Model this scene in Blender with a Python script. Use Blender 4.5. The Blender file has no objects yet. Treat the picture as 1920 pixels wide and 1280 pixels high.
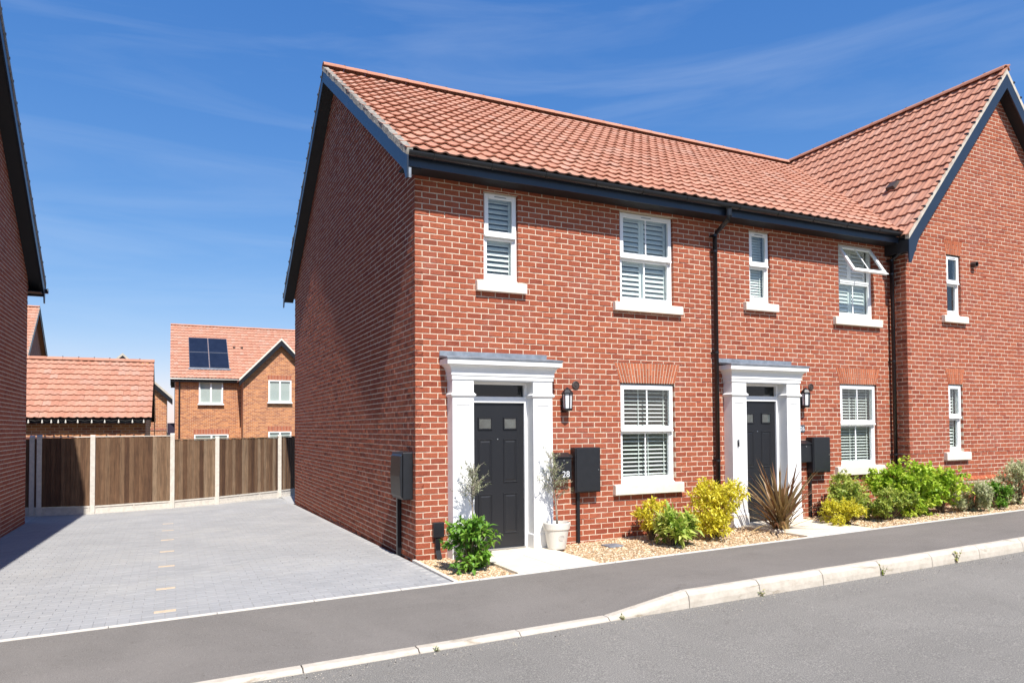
import bpy, bmesh, math, random
import numpy as np
from mathutils import Vector, Matrix

random.seed(7)
RNG = np.random.default_rng(7)
SC = bpy.context.scene
COL = SC.collection
R = math.radians

# ------------------------------------------------------------------ camera
CAM = np.array([-2.922, -9.075, 1.748]); YAW, PITCH, ROLL, FPX = 0.44618, 0.027925, -0.00698, 1336.85
fw = Vector((math.sin(YAW) * math.cos(PITCH), math.cos(YAW) * math.cos(PITCH), math.sin(PITCH)))
rt = Vector((math.cos(YAW), -math.sin(YAW), 0)); up = rt.cross(fw)
rt2 = rt * math.cos(ROLL) + up * math.sin(ROLL); up2 = up * math.cos(ROLL) - rt * math.sin(ROLL)
cam = bpy.data.cameras.new('camera'); cam_o = bpy.data.objects.new('camera', cam); COL.objects.link(cam_o)
cam.sensor_width = 36; cam.lens = FPX / 1920 * 36; cam.shift_y = 124.5 / 1920; cam.clip_end = 2000; cam.clip_start = 0.05
M = Matrix((rt2, up2, -fw)).transposed().to_4x4(); M.translation = Vector(CAM); cam_o.matrix_world = M
SC.camera = cam_o

# ------------------------------------------------------------------ sky and sun
SUN = Vector((0.076, 0.753, -1.0)).normalized()
elev = math.asin(-SUN.z); rot = math.atan2(-SUN.x, -SUN.y)
W = bpy.data.worlds.new('World'); SC.world = W; W.use_nodes = True
nt = W.node_tree; nt.nodes.clear()
wo = nt.nodes.new('ShaderNodeOutputWorld'); bg = nt.nodes.new('ShaderNodeBackground')
sky = nt.nodes.new('ShaderNodeTexSky'); sky.sky_type = 'NISHITA'; sky.sun_disc = False
sky.sun_elevation = elev; sky.sun_rotation = rot; sky.altitude = 50; sky.air_density = 1.0; sky.dust_density = 0.3; sky.ozone_density = 4.0
tc = nt.nodes.new('ShaderNodeTexCoord')
mp = nt.nodes.new('ShaderNodeMapping'); mp.inputs['Scale'].default_value = (1.3, 1.3, 11.0); mp.inputs['Rotation'].default_value = (0.10, 0.12, 0.5)
nz = nt.nodes.new('ShaderNodeTexNoise'); nz.inputs['Scale'].default_value = 1.5; nz.inputs['Detail'].default_value = 7; nz.inputs['Roughness'].default_value = 0.55; nz.inputs['Distortion'].default_value = 0.6
rp = nt.nodes.new('ShaderNodeValToRGB'); rp.color_ramp.elements[0].position = 0.50; rp.color_ramp.elements[1].position = 0.85
rp.color_ramp.elements[1].color = (0.17, 0.17, 0.17, 1)
mx = nt.nodes.new('ShaderNodeMix'); mx.data_type = 'RGBA'; mx.inputs[7].default_value = (5.6, 6.2, 7.0, 1)
nt.links.new(tc.outputs['Generated'], mp.inputs['Vector']); nt.links.new(mp.outputs[0], nz.inputs['Vector']); nt.links.new(nz.outputs['Fac'], rp.inputs[0])
hs = nt.nodes.new('ShaderNodeHueSaturation'); hs.inputs['Hue'].default_value = 0.505; hs.inputs['Saturation'].default_value = 1.22; hs.inputs['Value'].default_value = 0.86
nt.links.new(sky.outputs[0], hs.inputs['Color'])
sep = nt.nodes.new('ShaderNodeSeparateColor'); cmb = nt.nodes.new('ShaderNodeCombineColor'); nt.links.new(hs.outputs[0], sep.inputs[0])
for ch, (gain, power) in enumerate(((1.18, 0.96), (0.92, 0.75), (0.99, 0.52))):      # photographic tone response of the sky, the same in every direction
    m1 = nt.nodes.new('ShaderNodeMath'); m1.operation = 'MULTIPLY'; m1.inputs[1].default_value = 0.146
    m2 = nt.nodes.new('ShaderNodeMath'); m2.operation = 'POWER'; m2.inputs[1].default_value = power
    m3 = nt.nodes.new('ShaderNodeMath'); m3.operation = 'MULTIPLY'; m3.inputs[1].default_value = gain / 0.146
    nt.links.new(sep.outputs[ch], m1.inputs[0]); nt.links.new(m1.outputs[0], m2.inputs[0]); nt.links.new(m2.outputs[0], m3.inputs[0]); nt.links.new(m3.outputs[0], cmb.inputs[ch])
nt.links.new(cmb.outputs[0], mx.inputs[6]); nt.links.new(rp.outputs[0], mx.inputs[0])
nt.links.new(mx.outputs[2], bg.inputs[0]); bg.inputs[1].default_value = 0.10
nt.links.new(bg.outputs[0], wo.inputs[0])
sl = bpy.data.lights.new('sun', 'SUN'); sl.energy = 5.0; sl.angle = R(0.5); sl.color = (1.0, 0.95, 0.87)
so = bpy.data.objects.new('sun', sl); COL.objects.link(so); so.rotation_euler = SUN.to_track_quat('-Z', 'Y').to_euler(); so.location = (-5, -30, 40)
SC.view_settings.view_transform = 'Standard'; SC.view_settings.look = 'None'; SC.view_settings.exposure = 0.55; SC.view_settings.gamma = 1

# ------------------------------------------------------------------ materials
def nodes(name):
    m = bpy.data.materials.new(name); m.use_nodes = True
    t = m.node_tree; b = t.nodes['Principled BSDF']; return m, t, b
def new(t, typ, **kw):
    n = t.nodes.new(typ)
    for k, v in kw.items(): setattr(n, k, v)
    return n
def ramp(t, stops):
    r = new(t, 'ShaderNodeValToRGB'); cr = r.color_ramp
    while len(cr.elements) < len(stops): cr.elements.new(0.5)
    for e, (p, c) in zip(cr.elements, stops): e.position = p; e.color = (*c, 1)
    return r
def noise(t, scale, detail=4, rough=0.6, vec=None, dist=0):
    n = new(t, 'ShaderNodeTexNoise'); n.inputs['Scale'].default_value = scale; n.inputs['Detail'].default_value = detail
    n.inputs['Roughness'].default_value = rough; n.inputs['Distortion'].default_value = dist
    if vec is None:
        g = new(t, 'ShaderNodeNewGeometry'); vec = g.outputs['Position']
    t.links.new(vec, n.inputs['Vector']); return n
def mixc(t, a, b, f, typ='MIX'):
    m = new(t, 'ShaderNodeMix', data_type='RGBA', blend_type=typ)
    for s, v in ((m.inputs[6], a), (m.inputs[7], b), (m.inputs[0], f)):
        if hasattr(v, 'is_output'): t.links.new(v, s)
        elif isinstance(v, (int, float)): s.default_value = v
        else: s.default_value = (*v, 1)
    return m.outputs[2]
def bump(t, b, h, strength, dist):
    n = new(t, 'ShaderNodeBump'); n.inputs['Strength'].default_value = strength; n.inputs['Distance'].default_value = dist
    t.links.new(h, n.inputs['Height']); t.links.new(n.outputs[0], b.inputs['Normal']); return n
def simple(name, col, rough=0.5, metal=0, nscale=0, namp=0.12, bmp=0, bscale=60, spec=0.5, stretch=None):
    m, t, b = nodes(name); b.inputs['Roughness'].default_value = rough; b.inputs['Metallic'].default_value = metal
    b.inputs['Specular IOR Level'].default_value = spec
    b.inputs['Base Color'].default_value = (*col, 1)
    if nscale:
        n = noise(t, nscale, 5)
        lo = tuple(c * (1 - namp) for c in col); hi = tuple(min(1, c * (1 + namp)) for c in col)
        r = ramp(t, [(0.3, lo), (0.7, hi)]); t.links.new(n.outputs['Fac'], r.inputs[0]); t.links.new(r.outputs[0], b.inputs['Base Color'])
    if bmp: bump(t, b, noise(t, bscale, 4).outputs['Fac'], 1.0, bmp)
    return m
def tinted(name, stops, rough=0.85, n1=14, amp=0.35, n2=120, bmp=0.002, spec=0.3, crease=0.0, patch=None):
    """colour from the per-piece 'tint' attribute, mottled with noise; crease adds folded dark marks, patch a second hue in soft areas"""
    m, t, b = nodes(name); b.inputs['Roughness'].default_value = rough; b.inputs['Specular IOR Level'].default_value = spec
    a = new(t, 'ShaderNodeAttribute', attribute_name='tint')
    r = ramp(t, stops); t.links.new(a.outputs['Fac'], r.inputs[0]); c = r.outputs[0]
    if patch:
        pn = noise(t, patch[1], 5, 0.65); pr = ramp(t, [(0.50, (0, 0, 0)), (0.72, (1, 1, 1))]); t.links.new(pn.outputs['Fac'], pr.inputs[0]); c = mixc(t, c, patch[0], pr.outputs[0])
    na = noise(t, n1, 6, 0.7); rr = ramp(t, [(0.25, (1 - amp,) * 3), (0.75, (1 + amp * 0.5,) * 3)]); t.links.new(na.outputs['Fac'], rr.inputs[0])
    c = mixc(t, c, rr.outputs[0], 1.0, 'MULTIPLY')
    h = noise(t, n2, 5, 0.7).outputs['Fac']
    if crease:
        g = new(t, 'ShaderNodeNewGeometry'); mp_ = new(t, 'ShaderNodeMapping'); mp_.inputs['Scale'].default_value = (1, 1, 2.6); t.links.new(g.outputs['Position'], mp_.inputs[0])
        cn = noise(t, 19, 4, 0.6, mp_.outputs[0], 1.2); cr = ramp(t, [(0.29, (1 - crease,) * 3), (0.37, (1, 1, 1))]); t.links.new(cn.outputs['Fac'], cr.inputs[0])
        c = mixc(t, c, cr.outputs[0], 1.0, 'MULTIPLY')
    t.links.new(c, b.inputs['Base Color'])
    if bmp: bump(t, b, h, 1.0, bmp)
    return m
MAT = {}
MAT['brick'] = tinted('red brick', [(0, (0.285, 0.068, 0.038)), (0.12, (0.33, 0.082, 0.043)), (0.6, (0.365, 0.096, 0.048)), (1, (0.405, 0.116, 0.058))], 0.9, 60, 0.42, 70, 0.006, crease=0.45, patch=((0.36, 0.115, 0.075), 2.2))
MAT['gable_brick'] = tinted('red brick, rugged face', [(0, (0.285, 0.068, 0.038)), (0.12, (0.33, 0.082, 0.043)), (0.6, (0.365, 0.096, 0.048)), (1, (0.405, 0.116, 0.058))], 0.9, 60, 0.42, 48, 0.050, crease=0.3)
MAT['arch_brick'] = tinted('rubbed orange brick', [(0, (0.36, 0.10, 0.048)), (1, (0.50, 0.155, 0.075))], 0.9, 30, 0.2, 150, 0.002)
MAT['mortar'] = simple('cream mortar', (0.62, 0.50, 0.385), 0.95, nscale=30, namp=0.12, bmp=0.003, bscale=90)
MAT['tile'] = tinted('red clay pantile', [(0, (0.43, 0.200, 0.132)), (0.5, (0.47, 0.228, 0.153)), (0.85, (0.50, 0.252, 0.172)), (1, (0.48, 0.275, 0.205))], 0.85, 9, 0.18, 90, 0.0015, patch=((0.455, 0.262, 0.196), 1.7))
MAT['tile_far'] = MAT['tile']
def wall_brick(name, c1, c2, mo, scale):
    m, t, b = nodes(name); b.inputs['Roughness'].default_value = 0.9
    g = new(t, 'ShaderNodeNewGeometry'); s = new(t, 'ShaderNodeSeparateXYZ'); t.links.new(g.outputs['Position'], s.inputs[0])
    ad = new(t, 'ShaderNodeMath', operation='ADD'); t.links.new(s.outputs[0], ad.inputs[0]); t.links.new(s.outputs[1], ad.inputs[1])
    cb = new(t, 'ShaderNodeCombineXYZ'); t.links.new(ad.outputs[0], cb.inputs[0]); t.links.new(s.outputs[2], cb.inputs[1])
    br = new(t, 'ShaderNodeTexBrick'); br.inputs['Scale'].default_value = 1.0
    br.inputs['Brick Width'].default_value = 0.225; br.inputs['Row Height'].default_value = 0.08; br.inputs['Mortar Size'].default_value = 0.006
    br.inputs['Color1'].default_value = (*c1, 1); br.inputs['Color2'].default_value = (*c2, 1); br.inputs['Mortar'].default_value = (*mo, 1); br.inputs['Bias'].default_value = 0.0
    t.links.new(cb.outputs[0], br.inputs['Vector'])
    nn = noise(t, 4, 4); rr = ramp(t, [(0.3, (0.85,) * 3), (0.7, (1.1,) * 3)]); t.links.new(nn.outputs['Fac'], rr.inputs[0])
    t.links.new(mixc(t, br.outputs['Color'], rr.outputs[0], 1.0, 'MULTIPLY'), b.inputs['Base Color'])
    bump(t, b, br.outputs['Fac'], -1.0, 0.006)
    return m
MAT['brick_far'] = wall_brick('orange multi brick, far', (0.56, 0.225, 0.085), (0.30, 0.10, 0.05), (0.62, 0.46, 0.32), 1)
MAT['brick_far_red'] = wall_brick('red brick, far', (0.38, 0.11, 0.06), (0.28, 0.07, 0.045), (0.55, 0.42, 0.32), 1)
MAT['white'] = simple('white upvc', (0.86, 0.86, 0.86), 0.32)
MAT['gloss_white'] = simple('white painted timber', (0.80, 0.80, 0.79), 0.42, nscale=4, namp=0.03)
MAT['shutter'] = simple('white shutter', (0.84, 0.84, 0.82), 0.5)
MAT['navy'] = simple('dark blue grey painted board', (0.020, 0.030, 0.050), 0.32, nscale=3, namp=0.1)
MAT['black'] = simple('black plastic', (0.012, 0.013, 0.016), 0.3, nscale=8, namp=0.1)
MAT['soffit'] = simple('black soffit', (0.010, 0.011, 0.014), 0.6)
MAT['door'] = simple('anthracite door', (0.011, 0.0115, 0.014), 0.40, bmp=0.0006, bscale=140)
MAT['meter'] = simple('black grp cupboard', (0.014, 0.015, 0.018), 0.38, nscale=12, namp=0.15)
MAT['stone'] = simple('cast stone', (0.72, 0.66, 0.57), 0.85, nscale=9, namp=0.07, bmp=0.001, bscale=200)
MAT['lead'] = simple('lead sheet', (0.22, 0.25, 0.29), 0.55, metal=0.25, nscale=7, namp=0.3, bmp=0.003, bscale=9)
MAT['concrete'] = simple('pale concrete', (0.60, 0.56, 0.50), 0.9, nscale=12, namp=0.13, bmp=0.0015, bscale=150)
def kerb_mat():
    m, t, b = nodes('weathered kerb concrete'); b.inputs['Roughness'].default_value = 0.92
    n = noise(t, 9, 6, 0.7); r = ramp(t, [(0.3, (0.43, 0.38, 0.31)), (0.55, (0.53, 0.475, 0.40)), (0.8, (0.60, 0.55, 0.47))]); t.links.new(n.outputs['Fac'], r.inputs[0])
    g = new(t, 'ShaderNodeNewGeometry'); mp_ = new(t, 'ShaderNodeMapping'); mp_.inputs['Scale'].default_value = (0.55, 1, 3.2); t.links.new(g.outputs['Position'], mp_.inputs[0])
    s1 = noise(t, 3.1, 6, 0.72, mp_.outputs[0], 1.5); r1 = ramp(t, [(0.56, (1, 1, 1)), (0.70, (0.55, 0.50, 0.43))]); t.links.new(s1.outputs['Fac'], r1.inputs[0])
    t.links.new(mixc(t, r.outputs[0], r1.outputs[0], 1.0, 'MULTIPLY'), b.inputs['Base Color']); bump(t, b, noise(t, 110, 5, 0.7).outputs['Fac'], 1.0, 0.004); return m
MAT['kerb'] = kerb_mat()
MAT['verge'] = simple('verge mortar', (0.25, 0.23, 0.20), 0.95, nscale=14, namp=0.5, bmp=0.012, bscale=26)
MAT['verge_pale'] = simple('pale verge cement', (0.50, 0.45, 0.38), 0.9, nscale=8, namp=0.2, bmp=0.003, bscale=60)
MAT['felt'] = simple('dark roof deck', (0.04, 0.03, 0.028), 0.9)
MAT['slab'] = simple('cream paving slab', (0.68, 0.60, 0.48), 0.85, nscale=6, namp=0.08, bmp=0.001, bscale=120)
MAT['room'] = simple('room plaster', (0.55, 0.54, 0.52), 0.9)
MAT['steel'] = simple('steel', (0.5, 0.5, 0.5), 0.3, metal=1)
MAT['pot'] = simple('cream glazed pot', (0.66, 0.63, 0.57), 0.45, nscale=5, namp=0.06)
MAT['pot_mark'] = simple('grey pot print', (0.42, 0.40, 0.37), 0.6)
MAT['soil'] = simple('potting stones', (0.22, 0.20, 0.18), 0.95, nscale=60, namp=0.6, bmp=0.01, bscale=60)
MAT['vent'] = simple('dark brown vent', (0.05, 0.035, 0.03), 0.6)
MAT['slate'] = simple('slate plaque', (0.07, 0.09, 0.11), 0.5)
MAT['digit'] = simple('pale grey lettering', (0.72, 0.74, 0.76), 0.5)
MAT['gate'] = simple('dark purple door', (0.03, 0.02, 0.04), 0.5)
MAT['frost'] = simple('opal lamp glass', (0.75, 0.76, 0.77), 0.25)
MAT['dirt'] = simple('earth and grass', (0.10, 0.11, 0.05), 0.95, nscale=0.8, namp=0.4)
MAT['bark'] = simple('grey bark', (0.28, 0.24, 0.19), 0.9, nscale=40, namp=0.3, bmp=0.003, bscale=80)
MAT['stem'] = simple('brown stem', (0.16, 0.11, 0.06), 0.9)
MAT['wire'] = simple('dark wire', (0.02, 0.02, 0.02), 0.5)
def glass(name, tint=(0.93, 0.96, 0.95), boost=1.0, rough=0.0):
    m, t, b = nodes(name); t.nodes.remove(b); o = t.nodes['Material Output']
    tr = new(t, 'ShaderNodeBsdfTransparent'); tr.inputs[0].default_value = (*tint, 1)
    gl = new(t, 'ShaderNodeBsdfGlossy'); gl.inputs['Roughness'].default_value = rough
    lw = new(t, 'ShaderNodeLayerWeight'); lw.inputs[0].default_value = 0.5
    pw = new(t, 'ShaderNodeMath', operation='POWER'); pw.inputs[1].default_value = 4.0; t.links.new(lw.outputs['Facing'], pw.inputs[0])
    ma = new(t, 'ShaderNodeMath', operation='MULTIPLY_ADD'); ma.inputs[1].default_value = 0.9; ma.inputs[2].default_value = 0.05 * boost; ma.use_clamp = True
    t.links.new(pw.outputs[0], ma.inputs[0])
    mi = new(t, 'ShaderNodeMixShader'); t.links.new(ma.outputs[0], mi.inputs[0]); t.links.new(tr.outputs[0], mi.inputs[1]); t.links.new(gl.outputs[0], mi.inputs[2])
    t.links.new(mi.outputs[0], o.inputs[0]); return m
MAT['glass'] = glass('window glass'); MAT['dark_glass'] = glass('smoked glass', (0.30, 0.32, 0.34))
def asphalt(name, c, speck, nsc, big, bmp, dust, along=(0.25, 1.4, 1)):
    m, t, b = nodes(name); b.inputs['Roughness'].default_value = 0.93; b.inputs['Specular IOR Level'].default_value = 0.2
    n1 = noise(t, nsc, 3, 0.75); n3 = noise(t, nsc * 0.6, 4, 0.8)
    r1 = ramp(t, [(0.34, tuple(x * 0.58 for x in c)), (0.52, c), (0.70, speck)]); t.links.new(n1.outputs['Fac'], r1.inputs[0])
    n2 = noise(t, big, 7, 0.62, dist=0.8); r2 = ramp(t, [(0.3, (0.88,) * 3), (0.7, (1.09,) * 3)]); t.links.new(n2.outputs['Fac'], r2.inputs[0])
    g = new(t, 'ShaderNodeNewGeometry'); mp_ = new(t, 'ShaderNodeMapping'); mp_.inputs['Scale'].default_value = along; t.links.new(g.outputs['Position'], mp_.inputs[0])
    n4 = noise(t, 0.9, 6, 0.6, mp_.outputs[0], 0.6); r4 = ramp(t, [(0.50, (0, 0, 0)), (0.75, (0.55, 0.55, 0.55))]); t.links.new(n4.outputs['Fac'], r4.inputs[0])
    n5 = noise(t, 2.4, 5, 0.7, dist=2.0); r5 = ramp(t, [(0.62, (1, 1, 1)), (0.76, (0.74, 0.73, 0.72))]); t.links.new(n5.outputs['Fac'], r5.inputs[0])
    col = mixc(t, mixc(t, r1.outputs[0], r2.outputs[0], 1.0, 'MULTIPLY'), dust, r4.outputs[0])
    t.links.new(mixc(t, col, r5.outputs[0], 1.0, 'MULTIPLY'), b.inputs['Base Color'])
    bump(t, b, n3.outputs['Fac'], 0.8, bmp); return m
MAT['pavement'] = asphalt('pavement asphalt', (0.190, 0.174, 0.158), (0.29, 0.268, 0.243), 170, 0.8, 0.004, (0.215, 0.197, 0.180))
MAT['road'] = asphalt('road asphalt', (0.212, 0.202, 0.185), (0.42, 0.39, 0.345), 115, 0.5, 0.007, (0.245, 0.232, 0.210), (0.15, 1.1, 1))
MAT['paver'] = tinted('grey block paver', [(0, (0.315, 0.316, 0.320)), (0.5, (0.330, 0.330, 0.333)), (1, (0.345, 0.344, 0.346))], 0.9, 0.9, 0.14, 200, 0.002, patch=((0.375, 0.37, 0.36), 0.7))
MAT['paver_bed'] = simple('jointing sand', (0.40, 0.395, 0.385), 0.95, nscale=20, namp=0.2)
MAT['buff_paver'] = simple('buff block paver', (0.55, 0.43, 0.30), 0.9, nscale=20, namp=0.15, bmp=0.002, bscale=200)
MAT['pebble'] = tinted('golden gravel', [(0, (0.26, 0.15, 0.08)), (0.35, (0.50, 0.34, 0.19)), (0.7, (0.62, 0.47, 0.30)), (1, (0.74, 0.64, 0.50))], 0.85, 60, 0.2, 200, 0.0)
MAT['grit'] = tinted('road grit', [(0, (0.05, 0.045, 0.04)), (0.12, (0.10, 0.09, 0.08)), (0.2, (0.36, 0.32, 0.26)), (1, (0.52, 0.47, 0.39))], 0.9, 60, 0.1, 200, 0.0)
MAT['gravel_bed'] = simple('gravel bed', (0.42, 0.30, 0.18), 0.95, nscale=90, namp=0.5, bmp=0.012, bscale=70)
def wood():
    m, t, b = nodes('weathered fence board'); b.inputs['Roughness'].default_value = 0.9
    a = new(t, 'ShaderNodeAttribute', attribute_name='tint')
    r = ramp(t, [(0, (0.090, 0.045, 0.024)), (0.4, (0.150, 0.083, 0.045)), (0.8, (0.215, 0.138, 0.084)), (1, (0.27, 0.19, 0.125))]); t.links.new(a.outputs['Fac'], r.inputs[0])
    g = new(t, 'ShaderNodeNewGeometry'); mp = new(t, 'ShaderNodeMapping'); mp.inputs['Scale'].default_value = (1, 1, 0.07); t.links.new(g.outputs['Position'], mp.inputs[0])
    n = noise(t, 34, 6, 0.7, mp.outputs[0], 0.5); rr = ramp(t, [(0.3, (0.5,) * 3), (0.7, (1.35,) * 3)]); t.links.new(n.outputs['Fac'], rr.inputs[0])
    n2 = noise(t, 5, 4); r3 = ramp(t, [(0.35, (0.9, 0.86, 0.82)), (0.7, (1.06, 1.04, 1.0))]); t.links.new(n2.outputs['Fac'], r3.inputs[0])
    c = mixc(t, mixc(t, r.outputs[0], rr.outputs[0], 1.0, 'MULTIPLY'), r3.outputs[0], 1.0, 'MULTIPLY'); t.links.new(c, b.inputs['Base Color'])
    bump(t, b, n.outputs['Fac'], 0.8, 0.006); return m
MAT['wood'] = wood()
def leaf(name, stops, trans=0.35, rough=0.5):
    m, t, b = nodes(name); o = t.nodes['Material Output']; b.inputs['Roughness'].default_value = rough
    a = new(t, 'ShaderNodeAttribute', attribute_name='tint'); r = ramp(t, stops); t.links.new(a.outputs['Fac'], r.inputs[0])
    t.links.new(r.outputs[0], b.inputs['Base Color'])
    tl = new(t, 'ShaderNodeBsdfTranslucent'); t.links.new(r.outputs[0], tl.inputs[0])
    mi = new(t, 'ShaderNodeMixShader'); mi.inputs[0].default_value = trans
    t.links.new(b.outputs[0], mi.inputs[1]); t.links.new(tl.outputs[0], mi.inputs[2]); t.links.new(mi.outputs[0], o.inputs[0]); return m
MAT['leaf_green'] = leaf('glossy green leaf', [(0, (0.06, 0.17, 0.015)), (0.5, (0.15, 0.33, 0.03)), (1, (0.30, 0.46, 0.07))])
MAT['leaf_yellow'] = leaf('golden leaf', [(0, (0.34, 0.36, 0.03)), (0.3, (0.66, 0.60, 0.04)), (0.8, (0.80, 0.70, 0.07)), (1, (0.84, 0.70, 0.20))])
MAT['leaf_varieg'] = leaf('yellow green leaf', [(0, (0.14, 0.26, 0.03)), (0.5, (0.32, 0.46, 0.06)), (1, (0.66, 0.66, 0.18))])
MAT['leaf_lime'] = leaf('lime green leaf', [(0, (0.20, 0.36, 0.02)), (0.5, (0.42, 0.58, 0.05)), (1, (0.64, 0.70, 0.10))])
MAT['leaf_mid'] = leaf('mid green leaf', [(0, (0.15, 0.25, 0.03)), (0.5, (0.36, 0.44, 0.07)), (0.85, (0.58, 0.58, 0.14)), (1, (0.58, 0.44, 0.16))])
MAT['leaf_pale'] = leaf('silver variegated leaf', [(0, (0.20, 0.27, 0.09)), (0.4, (0.46, 0.50, 0.27)), (1, (0.76, 0.73, 0.52))])
MAT['leaf_olive'] = leaf('olive leaf', [(0, (0.14, 0.17, 0.07)), (0.5, (0.30, 0.33, 0.18)), (1, (0.56, 0.55, 0.38))], 0.25, 0.6)
MAT['leaf_bronze'] = leaf('bronze sword leaf', [(0, (0.13, 0.055, 0.028)), (0.35, (0.24, 0.115, 0.05)), (0.7, (0.30, 0.21, 0.08)), (0.93, (0.42, 0.30, 0.15)), (1, (0.62, 0.48, 0.28))], 0.2, 0.45)
MAT['solar'] = simple('solar cells', (0.012, 0.016, 0.03), 0.16, nscale=3, namp=0.2)
MAT['solar_frame'] = simple('solar frame', (0.25, 0.26, 0.28), 0.4, metal=0.6)
MAT['blind_dull'] = simple('grey roller blind', (0.55, 0.56, 0.55), 0.8)
MAT['obscure'] = simple('obscure glass backing', (0.10, 0.105, 0.105), 0.4, nscale=6, namp=0.4)
MAT['bulb'] = simple('clear bulb', (0.7, 0.68, 0.62), 0.15)

# ------------------------------------------------------------------ mesh helpers
def link(o, parent=None):
    COL.objects.link(o)
    if parent is not None: o.parent = parent
    return o
def mesh_np(name, v, quads, tint=None, mat=None, smooth=False, tris=None):
    me = bpy.data.meshes.new(name); v = np.asarray(v, np.float32)
    q = np.asarray(quads, np.int32).reshape(-1, 4) if quads is not None and len(quads) else np.zeros((0, 4), np.int32)
    t = np.asarray(tris, np.int32).reshape(-1, 3) if tris is not None and len(tris) else np.zeros((0, 3), np.int32)
    me.vertices.add(len(v)); me.vertices.foreach_set('co', v.ravel())
    nl = q.size + t.size; me.loops.add(nl); me.polygons.add(len(q) + len(t))
    me.loops.foreach_set('vertex_index', np.concatenate([q.ravel(), t.ravel()]))
    st = np.concatenate([np.arange(len(q)) * 4, q.size + np.arange(len(t)) * 3]).astype(np.int32)
    me.polygons.foreach_set('loop_start', st)
    me.polygons.foreach_set('use_smooth', np.full(len(st), smooth, bool))
    if tint is not None:
        a = me.attributes.new('tint', 'FLOAT', 'POINT'); a.data.foreach_set('value', np.asarray(tint, np.float32))
    if mat is not None: me.materials.append(mat)
    me.update(calc_edges=True); me.validate(); return me
class MB:
    def __init__(s): s.v = []; s.f = []; s.t = []
    def add(s, vs, fs, tint=0.5):
        n = len(s.v); s.v.extend([tuple(p) for p in vs]); s.f.extend([tuple(i + n for i in f) for f in fs]); s.t.extend([tint] * len(vs)); return s
    def box(s, x0, x1, y0, y1, z0, z1, tint=0.5):
        return s.add([(x0, y0, z0), (x1, y0, z0), (x1, y1, z0), (x0, y1, z0), (x0, y0, z1), (x1, y0, z1), (x1, y1, z1), (x0, y1, z1)],
                     [(0, 3, 2, 1), (4, 5, 6, 7), (0, 1, 5, 4), (1, 2, 6, 5), (2, 3, 7, 6), (3, 0, 4, 7)], tint)
    def frame(s, x0, x1, z0, z1, w, y0, y1, wb=None):
        wb = wb or w
        s.box(x0, x0 + w, y0, y1, z0, z1); s.box(x1 - w, x1, y0, y1, z0, z1); s.box(x0 + w, x1 - w, y0, y1, z0, z0 + wb); s.box(x0 + w, x1 - w, y0, y1, z1 - w, z1); return s
    def ring(s, pts_list, tint=0.5, cap0=True, cap1=True):
        """loft closed rings (same point count)"""
        n = len(pts_list[0]); vs = [p for r in pts_list for p in r]; fs = []
        for k in range(len(pts_list) - 1):
            for i in range(n): j = (i + 1) % n; fs.append((k * n + i, k * n + j, (k + 1) * n + j, (k + 1) * n + i))
        if cap0: fs.append(tuple(range(n - 1, -1, -1)))
        if cap1: fs.append(tuple((len(pts_list) - 1) * n + i for i in range(n)))
        return s.add(vs, fs, tint)
    def tube(s, path, r, seg=8, tint=0.5):
        path = [Vector(p) for p in path]; rs = r if isinstance(r, (list, tuple)) else [r] * len(path); rings = []
        for i, p in enumerate(path):
            d = (path[min(i + 1, len(path) - 1)] - path[max(i - 1, 0)]).normalized()
            a = d.orthogonal().normalized() if abs(d.z) > 0.99 else d.cross(Vector((0, 0, 1))).normalized(); b = d.cross(a)
            rings.append([p + (a * math.cos(2 * math.pi * k / seg) + b * math.sin(2 * math.pi * k / seg)) * rs[i] for k in range(seg)])
        return s.ring(rings, tint)
    def lathe(s, cx, cy, prof, seg=24, tint=0.5, cap0=True, cap1=True):
        return s.ring([[(cx + r * math.cos(2 * math.pi * k / seg), cy + r * math.sin(2 * math.pi * k / seg), z) for k in range(seg)] for r, z in prof], tint, cap0, cap1)
    def extrude(s, poly, axis, a, b, tint=0.5):
        """poly: 2-d points of the two other axes in order; extruded from a to b along axis"""
        def P(p, w):
            return (w, p[0], p[1]) if axis == 'x' else (p[0], w, p[1]) if axis == 'y' else (p[0], p[1], w)
        return s.ring([[P(p, a) for p in poly], [P(p, b) for p in poly]], tint)
    def mesh(s, name, mat, smooth=False):
        me = bpy.data.meshes.new(name); me.from_pydata(s.v, [], s.f); me.materials.append(mat)
        at = me.attributes.new('tint', 'FLOAT', 'POINT'); at.data.foreach_set('value', np.array(s.t, np.float32))
        bm = bmesh.new(); bm.from_mesh(me); bmesh.ops.recalc_face_normals(bm, faces=bm.faces); bm.to_mesh(me); bm.free()
        if smooth: me.polygons.foreach_set('use_smooth', [True] * len(me.polygons))
        return me
    def build(s, name, mat, parent=None, smooth=False, bevel=0):
        o = bpy.data.objects.new(name, s.mesh(name, MAT[mat] if isinstance(mat, str) else mat, smooth)); link(o, parent)
        if bevel:
            b = o.modifiers.new('edge', 'BEVEL'); b.width = bevel; b.segments = 2; b.limit_method = 'ANGLE'; b.angle_limit = R(40)
        return o
def tag(o, label, cat, group=None):
    o['label'] = label; o['category'] = cat
    if group: o['group'] = group
    return o
def thing(name, label, cat, group=None):
    o = bpy.data.objects.new(name, None); o.empty_display_size = 0.2; link(o); return tag(o, label, cat, group)
def structure(o): o['kind'] = 'structure'; return o
def stuff(o): o['kind'] = 'stuff'; return o
def proj(p):
    d = Vector(p) - Vector(CAM); z = max(d.dot(fw), 0.1)
    return Vector((960 + FPX * d.dot(rt2) / z, 764.5 - FPX * d.dot(up2) / z))
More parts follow.
